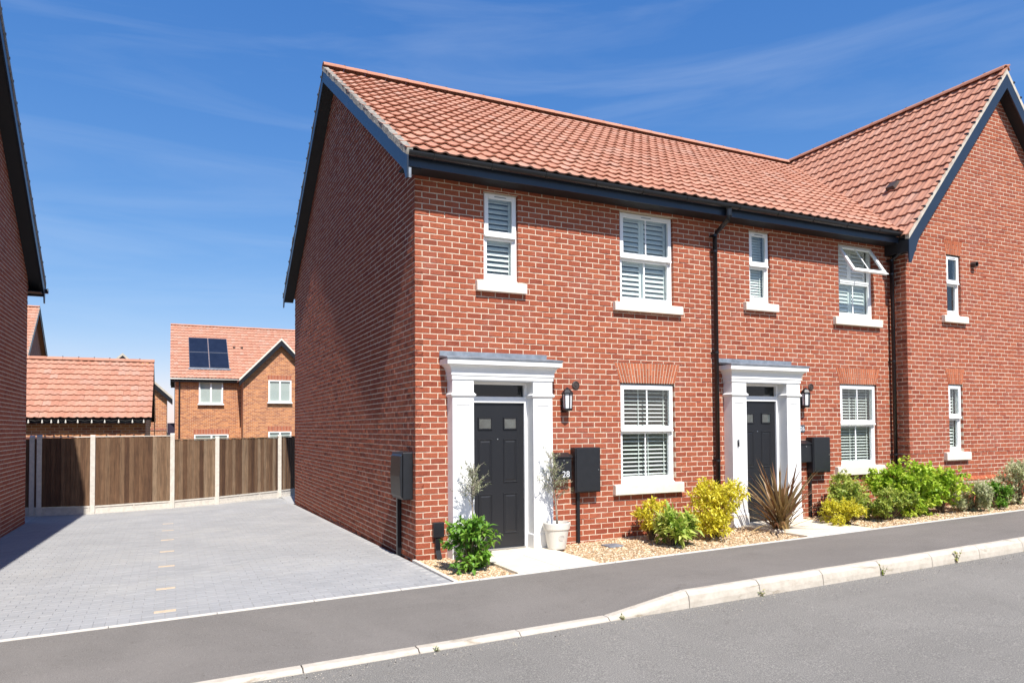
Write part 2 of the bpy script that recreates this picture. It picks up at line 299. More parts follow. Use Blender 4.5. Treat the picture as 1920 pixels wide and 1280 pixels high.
def text(s, size, loc, rot, parent, mat, name, extrude=0.002, align='LEFT'):
    cu = bpy.data.curves.new(name, 'FONT'); cu.body = s; cu.size = size; cu.extrude = extrude; cu.align_x = align
    tmp = bpy.data.objects.new('tmp', cu); COL.objects.link(tmp)
    bpy.context.view_layer.update()
    me = bpy.data.meshes.new_from_object(tmp.evaluated_get(bpy.context.evaluated_depsgraph_get()))
    bpy.data.objects.remove(tmp); me.materials.clear(); me.materials.append(MAT[mat])
    o = bpy.data.objects.new(name, me); o.location = loc; o.rotation_euler = rot; return link(o, parent)

# ------------------------------------------------------------------ brickwork
CH, BL, JT = 0.0795, 0.2145, 0.0125
RING = [0, 1, 2, 3, 7, 6, 5, 4]
BQ = [[0, 1, 5, 4], [1, 2, 6, 5], [2, 3, 7, 6]]
for i in range(8):
    a, b = RING[i], RING[(i + 1) % 8]
    BQ.append([a + 8, b + 8, b, a]); BQ.append([a + 16, b + 16, b + 8, a + 8])
BQ = np.array(BQ)
def brick_verts(B, rng, rough=1.0, lim=.0020):
    """B rows: u0b,u1b,z0,u0t,u1t,z1 -> (N,24,3) local verts: u along, y inwards, z up"""
    B = np.asarray(B, float); n = len(B); c = 0.0035; V = np.zeros((n, 24, 3))
    tiltu = rng.normal(0, 0.0016, n) * rough; tiltz = rng.normal(0, 0.0011, n) * rough; off = rng.normal(0, 0.0011, n) * rough
    for b in (0, 1):
        for k in range(4):
            i = b * 4 + k; f = k / 3
            u0, u1 = (B[:, 0], B[:, 1]) if b == 0 else (B[:, 3], B[:, 4]); z = B[:, 2] if b == 0 else B[:, 5]
            ju = rng.normal(0, 0.0011, n); jz = rng.normal(0, 0.0013, n)
            V[:, 8 + i, 0] = u0 + (u1 - u0) * f + ju * (k in (0, 3)); V[:, 8 + i, 1] = 0.0035; V[:, 8 + i, 2] = z + jz
            V[:, 16 + i] = V[:, 8 + i]; V[:, 16 + i, 1] = 0.11
            V[:, i, 0] = (u0 + c) + (u1 - u0 - 2 * c) * f; V[:, i, 2] = z + jz + (c if b == 0 else -c)
            V[:, i, 1] = np.minimum(off + tiltu * (2 * f - 1) + tiltz * (2 * b - 1) + rng.normal(0, 0.0013, n) * rough - .0010 * rough, lim)
    return V
def cutrect(bs, op, j):
    """cut bricks (trapezia) by an opening (a0,b0,c,a1,b1,d): bottom a0..b0 at z=c, top a1..b1 at z=d"""
    a0, b0, c, a1, b1, d = op; out = []
    for q in bs:
        u0b, u1b, z0, u0t, u1t, z1 = q
        if z1 <= c + 1e-4 or z0 >= d - 1e-4 or max(u1b, u1t) <= min(a0, a1) or min(u0b, u0t) >= max(b0, b1): out.append(q); continue
        L = lambda z: ((u0b + (u0t - u0b) * (z - z0) / (z1 - z0)), (u1b + (u1t - u1b) * (z - z0) / (z1 - z0)))
        zb, zt = max(z0, c), min(z1, d)
        if c - z0 > 0.014: l = L(c); out.append((u0b, u1b, z0, l[0], l[1], c - (0 if j == 0 else 0.002)))
        if z1 - d > 0.014: l = L(d); out.append((l[0], l[1], d + (0 if j == 0 else 0.002), u0t, u1t, z1))
        A = lambda z: (a0 + (a1 - a0) * (z - c) / (d - c), b0 + (b1 - b0) * (z - c) / (d - c))
        lb, ltp = L(zb), L(zt); Ab, At = A(zb), A(zt)
        mid_h = zt - zb
        if mid_h > 0.012:
            r = (lb[0], min(lb[1], Ab[0] - j), zb, ltp[0], min(ltp[1], At[0] - j), zt)
            if max(r[1] - r[0], r[4] - r[3]) > 0.012 and min(r[1] - r[0], r[4] - r[3]) > -0.001: out.append(r)
            r = (max(lb[0], Ab[1] + j), lb[1], zb, max(ltp[0], At[1] + j), ltp[1], zt)
            if max(r[1] - r[0], r[4] - r[3]) > 0.012 and min(r[1] - r[0], r[4] - r[3]) > -0.001: out.append(r)
    return out
FULL, HALF, HEAD = BL - JT, BL / 2 - JT, 0.0970
VARIANT = {}
def variant(kind, rng):
    if kind not in VARIANT:
        L = {'full': FULL, 'half': HALF}[kind]; lst = []
        for i in range(20):
            v = brick_verts([(-L / 2, L / 2, -(CH - JT) / 2, -L / 2, L / 2, (CH - JT) / 2)], rng)[0]
            lst.append(mesh_np('brick', v, BQ, np.full(24, rng.random()), MAT['brick']))
        VARIANT[kind] = lst
    return random.choice(VARIANT[kind])
def brick_wall(width, ztop, origin, rotz, openings, parents, z0=-0.32, anchor=0.0, phase=0, span=None, n_single=300, rough=1.0, wall_name='front_wall', split=None, zshift=0.0, mat='brick', MD=.0035):
    """parents: list of house roots; split(u)->index. Returns the wall parts."""
    rng = np.random.default_rng(int(abs(origin[0] * 131 + origin[1] * 17 + width * 7)) + 3)
    ca, sa = math.cos(rotz), math.sin(rotz)
    def Wp(u, d, z): return (origin[0] + u * ca - d * sa, origin[1] + u * sa + d * ca, z)
    nC = int((ztop - z0) / CH) + 1
    bricks = [[] for _ in parents]; mort = [MB() for _ in parents]
    for k in range(nC):
        za = z0 + k * CH + zshift; zb = za + CH
        sp = [span(za), span(zb)] if span else [(0, width), (0, width)]
        if za >= ztop or sp[0][1] - sp[0][0] < 0.05: break
        if sp[1][1] - sp[1][0] < 0.02: sp[1] = ((sp[0][0] + sp[0][1]) / 2,) * 2
        zb2 = min(zb, ztop)
        # mortar backing
        bounds = [0.0] + (split if split else []) + [width]
        for pi in range(len(parents)):
            band = [(max(sp[0][0], bounds[pi]), min(sp[0][1], bounds[pi + 1]), za, max(sp[1][0], bounds[pi]), min(sp[1][1], bounds[pi + 1]), zb2)]
            for op in openings: band = cutrect(band, op, 0)
            for q in band:
                mort[pi].add([Wp(q[0], MD, q[2]), Wp(q[1], MD, q[2]), Wp(q[4], MD, q[5]), Wp(q[3], MD, q[5])], [(0, 1, 2, 3)])
        # bricks
        first = HALF + JT if (k + phase) % 2 else 0.0
        u = anchor + first - BL * math.ceil((anchor + first) / BL + 1)
        while u < width:
            ua, ub = u, u + FULL; u += BL
            kind = 'full'
            lo, hi = max(ua, sp[0][0]), min(ub, sp[0][1]); lo2, hi2 = max(ua, sp[1][0]), min(ub, sp[1][1])
            if hi - lo < 0.02: continue
            if hi2 - lo2 < 0.004: lo2 = hi2 = min(max((lo + hi) / 2, sp[1][0]), sp[1][1])
            if hi - lo < FULL - 0.001: kind = 'cut'
            q0 = [(lo, hi, za + JT / 2, lo2, hi2, min(zb2, za + CH - JT / 2))]; q = q0
            if q0[0][5] - q0[0][2] < 0.02: continue
            if zb2 < zb - 1e-6 or abs(hi2 - hi) > 1e-6 or abs(lo - lo2) > 1e-6: kind = 'cut'
            for op in openings: q = cutrect(q, op, 0.0004)
            if q != q0: kind = 'cut'
            elif kind == 'cut' and abs((hi - lo) - HALF) < 0.004 and hi == hi2 and lo == lo2 and zb2 >= zb - 1e-6: kind = 'half'
            um = (lo + hi) / 2; pi = 0
            if split: pi = sum(um > s for s in split)
            for r in q: bricks[pi].append((r, kind))
    walls = []
    for pi, par in enumerate(parents):
        mb = mort[pi]
        for op in openings:
            lo_b, hi_b = ([0.0] + (split or []) + [width])[pi:pi + 2]
            if not (lo_b <= (op[0] + op[1]) / 2 <= hi_b): continue
            a0, b0, c, a1, b1, d = op; a0 -= .004; a1 -= .004; b0 += .004; b1 += .004
            for p, q in (((a0, c), (a1, d)), ((b0, c), (b1, d)), ((a0, c), (b0, c)), ((a1, d), (b1, d))):
                mb.add([Wp(p[0], MD, p[1]), Wp(q[0], MD, q[1]), Wp(q[0], .16, q[1]), Wp(p[0], .16, p[1])], [(0, 1, 2, 3)])
        w = mb.build(wall_name, 'mortar', par); walls.append(w)
        bl = bricks[pi]
        if not bl: continue
        scored = []
        for i, (r, kind) in enumerate(bl):
            if kind in ('full', 'half'):
                p = [proj(Wp(u_, 0, z_)) for u_, z_ in ((r[0], r[2]), (r[1], r[2]), (r[1], r[5]), (r[0], r[5]))]
                ar = abs((p[1] - p[0]).cross(p[3] - p[0])); cx = sum((q_.x for q_ in p)) / 4; cy = sum((q_.y for q_ in p)) / 4
                if 0 < cx < 1920 and 0 < cy < 1280 and r[2] > 0.03: scored.append((ar, i))
        scored.sort(reverse=True); single = set(i for _, i in scored[:n_single])
        rest = [b for i, b in enumerate(bl) if i not in single]
        for i in single:
            r, kind = bl[i]; o = bpy.data.objects.new('brick', variant(kind, rng))
            o.location = Wp((r[0] + r[1]) / 2, 0, (r[2] + r[5]) / 2); o.rotation_euler = (0, 0, rotz); link(o, w)
        V = brick_verts([b[0] for b in rest], rng, rough, MD - .0014); n = len(rest)
        X = V.copy(); X[..., 0] = origin[0] + V[..., 0] * ca - V[..., 1] * sa; X[..., 1] = origin[1] + V[..., 0] * sa + V[..., 1] * ca
        Q = (BQ[None] + (np.arange(n) * 24)[:, None, None]).reshape(-1, 4)
        tint = np.repeat(rng.random(n), 24)
        stuff(link(bpy.data.objects.new('bricks', mesh_np('bricks', X.reshape(-1, 3), Q, tint, MAT[mat])), w))
    return walls
def rect(x0, x1, z0, z1): return (x0, x1, z0, x0, x1, z1)

# ------------------------------------------------------------------ roof tiles
TW, GA = 0.205, 0.335
def tile_profile(nseg=10):
    pts = []
    for i in range(nseg + 1):
        s = i / nseg; h = 0.0115 * math.cos(2 * math.pi * (s - 0.62)) + 0.0040 * math.cos(4 * math.pi * (s - 0.62)); pts.append((s * TW, h + (0.003 if i == nseg else 0)))
    return pts
def tile_arrays(nseg, rng):
    P = tile_profile(nseg); n = nseg + 1; L = GA + 0.05; v = []; jit = rng.normal(0, 0.0012, 4); T = 0.054 + jit[0]; TH = 0.020
    for (yy, zz) in ((0.0, T), (L, 0.018)):
        for (x, h) in P: v.append((x, yy, h + zz))
    for zz, yy in ((T, 0.0), (T - TH, 0.003), (T - TH, 0.003), (-0.001, L)):
        for (x, h) in P: v.append((x, yy, h + zz))
    q = []
    for i in range(nseg): q.append((i, i + 1, n + i + 1, n + i))
    for i in range(nseg):
        q.append((3 * n + i, 3 * n + i + 1, 2 * n + i + 1, 2 * n + i)); q.append((5 * n + i, 5 * n + i + 1, 4 * n + i + 1, 4 * n + i))
    return np.array(v), np.array(q)
TILES = {}
def tile_mesh(nseg, rng):
    if nseg not in TILES:
        lst = []
        for i in range(14):
            v, q = tile_arrays(nseg, rng); lst.append(mesh_np('tile', v, q, np.full(len(v), rng.random()), MAT['tile'], smooth=False))
        for me in lst:
            sm = np.zeros(len(me.polygons), bool); sm[:nseg] = True; me.polygons.foreach_set('use_smooth', sm)
        TILES[nseg] = lst
    return random.choice(TILES[nseg])
def tile_roof(parent, origin, udir, vdir, cols, rows, keep=None, n_single=300, nseg=10, c0=0, single_rule=None):
    U = Vector(udir).normalized(); V = Vector(vdir).normalized(); N = U.cross(V); O = Vector(origin)
    rng = np.random.default_rng(int(abs(O.x * 53 + O.y * 31) + 11)); spots = []
    for r in range(rows):
        for c in range(c0, c0 + cols):
            p = O + U * (c * TW) + V * (r * GA)
            mid = p + U * TW / 2 + V * GA / 2
            if keep is None or keep(mid): spots.append((p, mid))
    spots.sort(key=lambda s: (s[1] - Vector(CAM)).length)
    def vis(m):
        q = proj(m); return -10 < q.x < 1930 and -10 < q.y < 1290
    single = [s for s in spots if vis(s[1])][:n_single]; ids = set(id(s) for s in single); rest = [s for s in spots if id(s) not in ids]
    for p, mid in single:
        o = bpy.data.objects.new('tile', tile_mesh(nseg, rng))
        jw = N * rng.normal(0, 0.0018) + U * rng.normal(0, 0.0015) + V * rng.normal(0, 0.003)
        m = Matrix((U, V, N)).transposed().to_4x4(); m.translation = p + jw
        link(o, parent); o.matrix_world = m
    if rest:
        vs, qs, ts = [], [], []; n = 0; A = np.array(Matrix((U, V, N)).transposed())
        vv, q = tile_arrays(nseg, rng)
        for p, mid in rest:
            x = vv @ A.T + np.array(p + N * rng.normal(0, 0.0018) + V * rng.normal(0, 0.003)); vs.append(x); qs.append(q + n); ts.append(np.full(len(vv), rng.random())); n += len(vv)
        me = mesh_np('tiles', np.concatenate(vs), np.concatenate(qs), np.concatenate(ts), MAT['tile'], smooth=True)
        stuff(link(bpy.data.objects.new('tiles', me), parent))
def ridge_tiles(parent, a, b, r=0.115, step=0.45, clips=True, sag=0.03):
    a, b = Vector(a), Vector(b); L = (b - a).length; d = (b - a) / L; s = d.cross(Vector((0, 0, 1))).normalized(); n = max(1, int(round(L / step))); st = L / n
    for i in range(n):
        mb = MB(); rings = []
        for t in (0.004, st + 0.0): 
            rr = r + (0.006 if t > 0.1 else 0); c = a + d * (i * st + t); ring = []
            for k in range(9):
                an = math.pi * k / 8; ring.append(c + s * (math.cos(an) * rr) + Vector((0, 0, math.sin(an) * rr * 0.85 - sag)))
            for k in range(8, -1, -1):
                an = math.pi * k / 8; ring.append(c + s * (math.cos(an) * (rr - .014)) + Vector((0, 0, math.sin(an) * (rr - .014) * 0.85 - sag - 0.004)))
            rings.append(ring)
        mb.ring(rings, tint=random.random() * 0.8)
        o = mb.build('ridge_tile', 'tile', parent)
        if clips and i:
            c = a + d * (i * st); k = MB(); k.box(-.016, .016, -.02, .02, 0, .03)
            ob = k.build('ridge_clip', 'black', parent); ob.location = c + Vector((0, 0, r * 0.85 - sag - 0.008))
def deck(parent, name, pts, thick=0.05, mat='felt'):
    mb = MB(); lo = [(p[0], p[1], p[2] - thick) for p in pts]; mb.ring([lo, list(pts)]); return mb.build(name, mat, parent)

# ------------------------------------------------------------------ windows
def slat_mesh(L, d=0.055, th=0.008):
    mb = MB(); mb.box(-L / 2, L / 2, -d / 2, d / 2, -th / 2, th / 2); return mb.mesh('slat', MAT['shutter'])
SLATS = {}
def window(house, x0, x1, z0, z1, ztr, yw=0.0, bar=True, sill=None, slats='shutter', pitch=0.068, tilt=56, open_deg=0, name='window', panels=2, room=True, trickle=True):
    y = yw + 0.045
    fr = MB(); fr.frame(x0, x1, z0, z1, 0.045, y + .012, y + .085, 0.06); fr.box(x0 + .045, x1 - .045, y + .012, y + .085, ztr - .03, ztr + .012)
    fr.box(x0 - .006, x1 + .006, y - .012, y + .085, z0 - .03, z0 - .001)
    w = fr.build(name, 'white', house, bevel=.004)
    # lower sash bead + glass
    b = MB(); b.frame(x0 + .047, x1 - .047, z0 + .062, ztr - .032, 0.028, y + .020, y + .07); b.build('lower_bead', 'white', w, bevel=.004)
    g = MB(); g.box(x0 + .07, x1 - .07, y + .048, y + .052, z0 + .085, ztr - .055); g.build('pane', 'glass', w)
    # upper sash: top hung, proud of the frame
    sx0, sx1, sz0, sz1 = x0 + .022, x1 - .022, ztr - .012, z1 - .022
    s = MB(); s.frame(0, sx1 - sx0, sz0 - sz1, 0, 0.062, -.030, .010, 0.07); s.box(0.0, sx1 - sx0, -.044, -.031, sz0 - sz1 - .016, sz0 - sz1 + .014)
    so_ = s.build('top_sash', 'white', w, bevel=.005)
    p = MB(); p.box(.055, sx1 - sx0 - .055, -.012, -.008, sz0 - sz1 + .06, -.055); po = p.build('pane', 'glass', w)
    objs = [so_, po]
    if bar:
        k = MB(); k.box((sx1 - sx0) / 2 - .011, (sx1 - sx0) / 2 + .011, -.018, -.013, sz0 - sz1 + .066, -.058); objs.append(k.build('glazing_bar', 'white', w))
        k = MB(); k.box((x0 + x1) / 2 - .011, (x0 + x1) / 2 + .011, y + .040, y + .047, z0 + .088, ztr - .058); k.build('glazing_bar', 'white', w)
    for o in objs: o.location = (sx0, y + .010, sz1); o.rotation_euler = (R(-open_deg), 0, 0)
    if trickle:
        k = MB(); xm = (x0 + x1) / 2; k.box(xm - .09, xm + .09, y - .026, y - .021, z1 - .060, z1 - .050); k.build('trickle_vent', 'white' if False else 'lead', w)
    if sill:
        a, b_, c, d = sill; k = MB(); yf = yw - .075
        k.extrude([(yf, c), (yf, d - .012), (yf + .02, d), (yw + .12, d + .012), (yw + .12, c)], 'x', a, b_); k.build('stone_sill', 'stone', w, bevel=.006)
    # shutters / blinds
    yi = y + .125
    if slats:
        n = panels; ww = (x1 - x0 - .06) / n
        for i in range(n):
            a, c = x0 + .03 + i * ww, x0 + .03 + (i + 1) * ww
            if slats == 'shutter':
                k = MB(); st = .045
                for lo, hi in ((z0 + .02, ztr - .03), (ztr + .0, z1 - .02)): k.frame(a + .003, c - .003, lo, hi, st, yi - .014, yi + .014, .07)
                k.build('shutter_frame', 'shutter', w, bevel=.004); ia, ic = a + st + .006, c - st - .006; bands = ((z0 + .10, ztr - .085), (ztr + .085, z1 - .075))
            else:
                ia, ic = a + .004, c - .004; bands = ((z0 + .05, z1 - .06),)
            L = round(ic - ia, 3); key = (L, slats)
            if key not in SLATS: SLATS[key] = slat_mesh(L, .074 if slats == 'shutter' else .046, .009 if slats == 'shutter' else .005)
            for lo, hi in bands:
                m = max(2, int((hi - lo) / pitch))
                for q in range(m + 1):
                    o = bpy.data.objects.new('slat', SLATS[key]); o.location = ((ia + ic) / 2, yi, lo + (hi - lo) * q / m); o.rotation_euler = (R(tilt + random.uniform(-2, 2)), 0, 0); link(o, w)
            if slats == 'blind':
                for f in (.18, .82):
                    k = MB(); xx = ia + (ic - ia) * f; k.box(xx - .006, xx + .006, yi - .030, yi - .027, z0 + .05, z1 - .06); k.build('ladder_cord', 'shutter', w)
    if room:
        k = MB(); a, c, d0, d1 = x0 - .05, x1 + .35, y + .09, y + 2.4; e, f = z0 - .25, z1 + .12
        k.add([(a, d0, e), (c, d0, e), (c, d1, e), (a, d1, e), (a, d0, f), (c, d0, f), (c, d1, f), (a, d1, f)], [(0, 1, 2, 3), (4, 7, 6, 5), (1, 5, 6, 2), (2, 6, 7, 3), (3, 7, 4, 0)])
        k.add([(a, d0, e), (x0, d0, e), (x0, d0, f), (a, d0, f)], [(0, 1, 2, 3)]); k.add([(x1, d0, e), (c, d0, e), (c, d0, f), (x1, d0, f)], [(0, 1, 2, 3)])
        k.add([(x0, d0, e), (x1, d0, e), (x1, d0, z0 + .03), (x0, d0, z0 + .03)], [(0, 1, 2, 3)]); k.add([(x0, d0, z1 - .02), (x1, d0, z1 - .02), (x1, d0, f), (x0, d0, f)], [(0, 1, 2, 3)])
        k.build('room', 'room', w)
    return w
def arch(house, x0, x1, z0, z1, spread, yw=0.0, ncol=None):
    """splayed flat arch of cut bricks; returns the opening for the wall"""
    a = MB(); op = (x0, x1, z0, x0 - spread, x1 + spread, z1)
    a.add([(x0, yw + .007, z0), (x1, yw + .007, z0), (x1 + spread, yw + .007, z1), (x0 - spread, yw + .007, z1)], [(0, 1, 2, 3)])
    a.add([(x0, yw + .007, z0), (x1, yw + .007, z0), (x1, yw + .12, z0), (x0, yw + .12, z0)], [(0, 1, 2, 3)])
    w = a.build('window_arch', 'mortar', house); n = ncol or int((x1 - x0) / 0.047)
    for i in range(n):
        def edge(f, t): return (x0 - spread * t) + (x1 - x0 + 2 * spread * t) * f
        cuts = (0, .36, 1) if i % 2 else (0, .68, 1)
        for t0, t1 in zip(cuts[:-1], cuts[1:]):
            H = z1 - z0; j = .0062; g0, g1 = t0 + .016, t1 - .016
            f0, f1 = i / n, (i + 1) / n
            v = [(edge(f0, g0) + j, z0 + H * g0), (edge(f1, g0) - j, z0 + H * g0), (edge(f1, g1) - j, z0 + H * g1), (edge(f0, g1) + j, z0 + H * g1)]
            m = MB(); yy = yw + random.gauss(-.001, .001); m.ring([[(x, yw + .06, z) for x, z in v], [(x, yy + .003, z) for x, z in v], [(x + (.003 if k in (0, 3) else -.003), yy, z + (.003 if k < 2 else -.003)) for k, (x, z) in enumerate(v)]], random.random(), cap0=False)
            m.build('arch_brick', 'arch_brick', w)
    return op

# ================================================================== THE SETTING
def z_road(x): return -0.05 + 0.0195 * x
def z_kerb(x):
    t = min(1, max(0, (x - 0.75) / 0.9)); return z_road(x) + 0.03 + 0.125 * t
def z_back(x): return 0.03 + 0.02 * x
YK, YB = -3.5, -1.6
def z_drive(x, y):
    t = (y - YB) / 13.6; return (0.03 + 0.02 * x) * (1 - t) - 0.2 * t
def z_bed(x, y): return 0.02 * x + 0.012 + 0.012 * (-y / 1.6)
def sheet(name, xs, ys, zf, mat, thick=0.0):
    xs, ys = list(xs), list(ys); v = [(x, y, zf(x, y)) for y in ys for x in xs]; nx = len(xs)
    q = [(j * nx + i, j * nx + i + 1, (j + 1) * nx + i + 1, (j + 1) * nx + i) for j in range(len(ys) - 1) for i in range(nx - 1)]
    o = bpy.data.objects.new(name, mesh_np(name, v, q, None, MAT[mat])); return structure(link(o))
sheet('ground', np.linspace(-900, 900, 7), np.linspace(-900, 900, 7), lambda x, y: -0.9, 'dirt')
sheet('garden_ground', (-60, -7, 2, 18, 80), (-1.55, 12, 100), lambda x, y: -0.42, 'dirt')
sheet('road', np.linspace(-40, 40, 41), (-12.0, -9, -6, YK + .02), lambda x, y: z_road(x) + 0.0 + 0.02 * min(1, (YK - y) / 4), 'road')
sheet('pavement', np.concatenate([np.linspace(-40, 0, 21), np.linspace(.25, 2, 8), np.linspace(3, 40, 20)]), np.linspace(YK + .125, YB + .0, 5), lambda x, y: (lambda t: (z_kerb(x) - .005) * (1 - t) + (z_back(x) - .004) * t)((y - YK - .125) / (YB - YK - .125)), 'pavement')
sheet('far_pavement', np.linspace(-40, 40, 9), (-14.5, -12.0), lambda x, y: z_road(x) + .1, 'pavement')
# kerb stones
kerb = sheet('kerb', np.linspace(-40, 40, 41), (YK + .03, YK + .12), lambda x, y: z_road(x) - .03, 'concrete')
x = 1.65 - 0.915 * 12
for i in range(30):
    xa, xb = x + .004, x + .911; x += .915
    mb = MB(); rings = []
    for xx in (xa, (xa + xb) / 2, xb):
        zr, zk = z_road(xx), z_kerb(xx); h = zk - zr; e = random.gauss(0, .0015)
        rings.append([(xx, YK + .125, zr - .12), (xx, YK + .125, zk + e), (xx, YK + .035 + .02 * min(1, h / .15), zk + e), (xx, YK + .012, zk - .02 - .02 * min(1, h / .15) + e), (xx, YK, zr + h * .35), (xx, YK - .004, zr - .12)])
    mb.ring(rings); mb.build('kerb_stone', 'kerb', kerb, bevel=.007)
# edging between pavement and drive / planting bed
edg = sheet('path_edging', np.linspace(-20, 40, 31), (YB + .005, YB + .045), lambda x, y: z_back(x) - .05, 'concrete')
x = -8.0
while x < 18:
    xa, xb = x + .003, x + .912; x += .915; mb = MB()
    mb.ring([[(xx, YB, z_back(xx) - .12), (xx, YB + .05, z_back(xx) - .12), (xx, YB + .05, z_back(xx) + .006), (xx, YB, z_back(xx) + .006)] for xx in (xa, xb)]); mb.build('edging_stone', 'concrete', edg, bevel=.004)
for k, (ya, yb) in enumerate(((-1.545, -.79), (-.785, -.01))):
    mb = MB(); mb.ring([[(-.055, yy, -.1), (-.005, yy, -.1), (-.005, yy, z_bed(0, yy) + .018), (-.055, yy, z_bed(0, yy) + .018)] for yy in (ya, yb)]); mb.build('edging_stone', 'concrete', edg, bevel=.004)
# driveway with block pavers
drive = sheet('driveway', np.linspace(-30, -.06, 20), np.linspace(YB + .05, 12.6, 20), lambda x, y: z_drive(x, y) - .005, 'paver_bed')
sheet('rear_drive', (-.06, .6, 3.0), (10.3, 12.0, 13.6, 15), lambda x, y: -.195, 'paver_bed')
PW, PL = .1, .2
def paver_arrays(w, l, rng):
    c = .0035; v = []
    for (i, z) in ((0, -.03), (0, -c), (c, 0)):
        for sx, sy in ((-1, -1), (1, -1), (1, 1), (-1, 1)): v.append((sx * (l / 2 - .0009 - i), sy * (w / 2 - .0009 - i), z))
    q = [(8, 9, 10, 11)]
    for k in range(2):
        for i in range(4): j = (i + 1) % 4; q.append((k * 4 + i, k * 4 + j, k * 4 + 4 + j, k * 4 + 4 + i))
    return np.array(v), np.array(q)
spots = []
y = YB + .055 + .1; 
# soldier course along the pavement edge, then stretcher courses
for i in range(80): spots.append((-.06 - .052 - i * .1, YB + .155, math.pi / 2))
row = 0; y = YB + .255 + .052
while y < 12.3:
    xoff = 0 if row % 2 else .1; n = int(8.2 / .2)
    for i in range(n):
        xx = -.06 - .105 - xoff - i * .2
        if xx < (-5.62 if y > -2.3 else -9): continue
        spots.append((xx, y, 0))
    if not xoff: pass
    row += 1; y += .1
buff = set()
for yy in (-1.36, .09, 1.55, 3.06, 4.5, 5.72, 6.98):
    c = min((s for s in spots if s[2] == 0), key=lambda s: abs(s[0] + 2.95) * 3 + abs(s[1] - yy)); buff.add(c)
pv, pq = paver_arrays(PW, PL, RNG)
PV = [mesh_np('paver', pv, pq, np.full(12, RNG.random()), MAT['paver']) for _ in range(12)]
PBUFF = mesh_np('buff_paver', pv, pq, np.full(12, .5), MAT['buff_paver'])
def in_view(p):
    q = proj(p); return 0 < q.x < 1920 and 0 < q.y < 1280 and (Vector(p) - Vector(CAM)).dot(fw) > 0
vis = [s for s in spots if in_view((s[0], s[1], z_drive(s[0], s[1])))]
vis.sort(key=lambda s: (s[0] - CAM[0]) ** 2 + (s[1] - CAM[1]) ** 2)
near = set(vis[:300]) | buff
def paver_matrix(s, rng):
    zx = (z_drive(s[0] + .1, s[1]) - z_drive(s[0] - .1, s[1])) / .2; zy = (z_drive(s[0], s[1] + .1) - z_drive(s[0], s[1] - .1)) / .2
    n = Vector((-zx + rng.normal(0, .004), -zy + rng.normal(0, .004), 1)).normalized(); u = Vector((math.cos(s[2]), math.sin(s[2]), 0)); u = (u - n * u.dot(n)).normalized(); v = n.cross(u)
    m = Matrix((u, v, n)).transposed().to_4x4(); m.translation = (s[0], s[1], z_drive(s[0], s[1]) + rng.normal(0, .0008)); return m
for s in spots:
    if s in near:
        o = bpy.data.objects.new('buff_paver' if s in buff else 'paver', PBUFF if s in buff else random.choice(PV)); link(o, drive); o.matrix_world = paver_matrix(s, RNG)
rest = [s for s in spots if s not in near]
Ms = np.array([np.array(paver_matrix(s, RNG)) for s in rest]); X = np.einsum('nij,vj->nvi', Ms[:, :3, :3], pv) + Ms[:, None, :3, 3]
Q = (pq[None] + (np.arange(len(rest)) * 12)[:, None, None]).reshape(-1, 4)
stuff(link(bpy.data.objects.new('pavers', mesh_np('pavers', X.reshape(-1, 3), Q, np.repeat(RNG.random(len(rest)), 12), MAT['paver'])), drive))
# planting bed with gravel
bed = sheet('planting_bed', np.linspace(-.005, 40, 60), (YB + .05, -.9, .0), lambda x, y: z_bed(x, y) - .012, 'gravel_bed')
PATHS = ((.74, 1.86), (5.42, 6.78))
n = 21000; px = RNG.uniform(0.02, 14.5, n * 2) ** 1.0; px = 14.5 * RNG.random(n * 2) ** 1.5; py = RNG.uniform(YB + .055, -.01, n * 2)
ok = np.ones(n * 2, bool)
for a, b in PATHS: ok &= ~((px > a) & (px < b))
ok &= ~((px > 9.3) & (py > -.38)); px, py = px[ok][:n], py[ok][:n]; n = len(px)
oct_v = np.array([(1, 0, 0), (0, 1, 0), (-1, 0, 0), (0, -1, 0), (0, 0, 1), (.7, .7, .55), (-.7, -.7, .5)], float)
oct_t = np.array([(0, 5, 4), (5, 1, 4), (1, 2, 4), (2, 6, 4), (6, 3, 4), (3, 0, 4), (0, 1, 5), (2, 3, 6)])
sz = RNG.uniform(.007, .017, n) * (1 + px * .04); ang = RNG.uniform(0, 6.28, n); asp = RNG.uniform(.6, 1, n)
V = oct_v[None] * np.stack([sz, sz * asp, sz * RNG.uniform(.5, .9, n)], -1)[:, None]; V = V * RNG.uniform(.8, 1.2, V.shape)
c, s_ = np.cos(ang)[:, None], np.sin(ang)[:, None]; X = np.stack([V[..., 0] * c - V[..., 1] * s_ + px[:, None], V[..., 0] * s_ + V[..., 1] * c + py[:, None], V[..., 2] + (0.02 * px + .012 - .0075 * py)[:, None] - .010], -1)
g = link(bpy.data.objects.new('gravel', mesh_np('gravel', X.reshape(-1, 3), None, np.repeat(RNG.random(n), 7), MAT['pebble'], tris=(oct_t[None] + (np.arange(n) * 7)[:, None, None]).reshape(-1, 3))))
stuff(g); tag(g, 'golden gravel spread over the planting bed along the front wall', 'gravel')
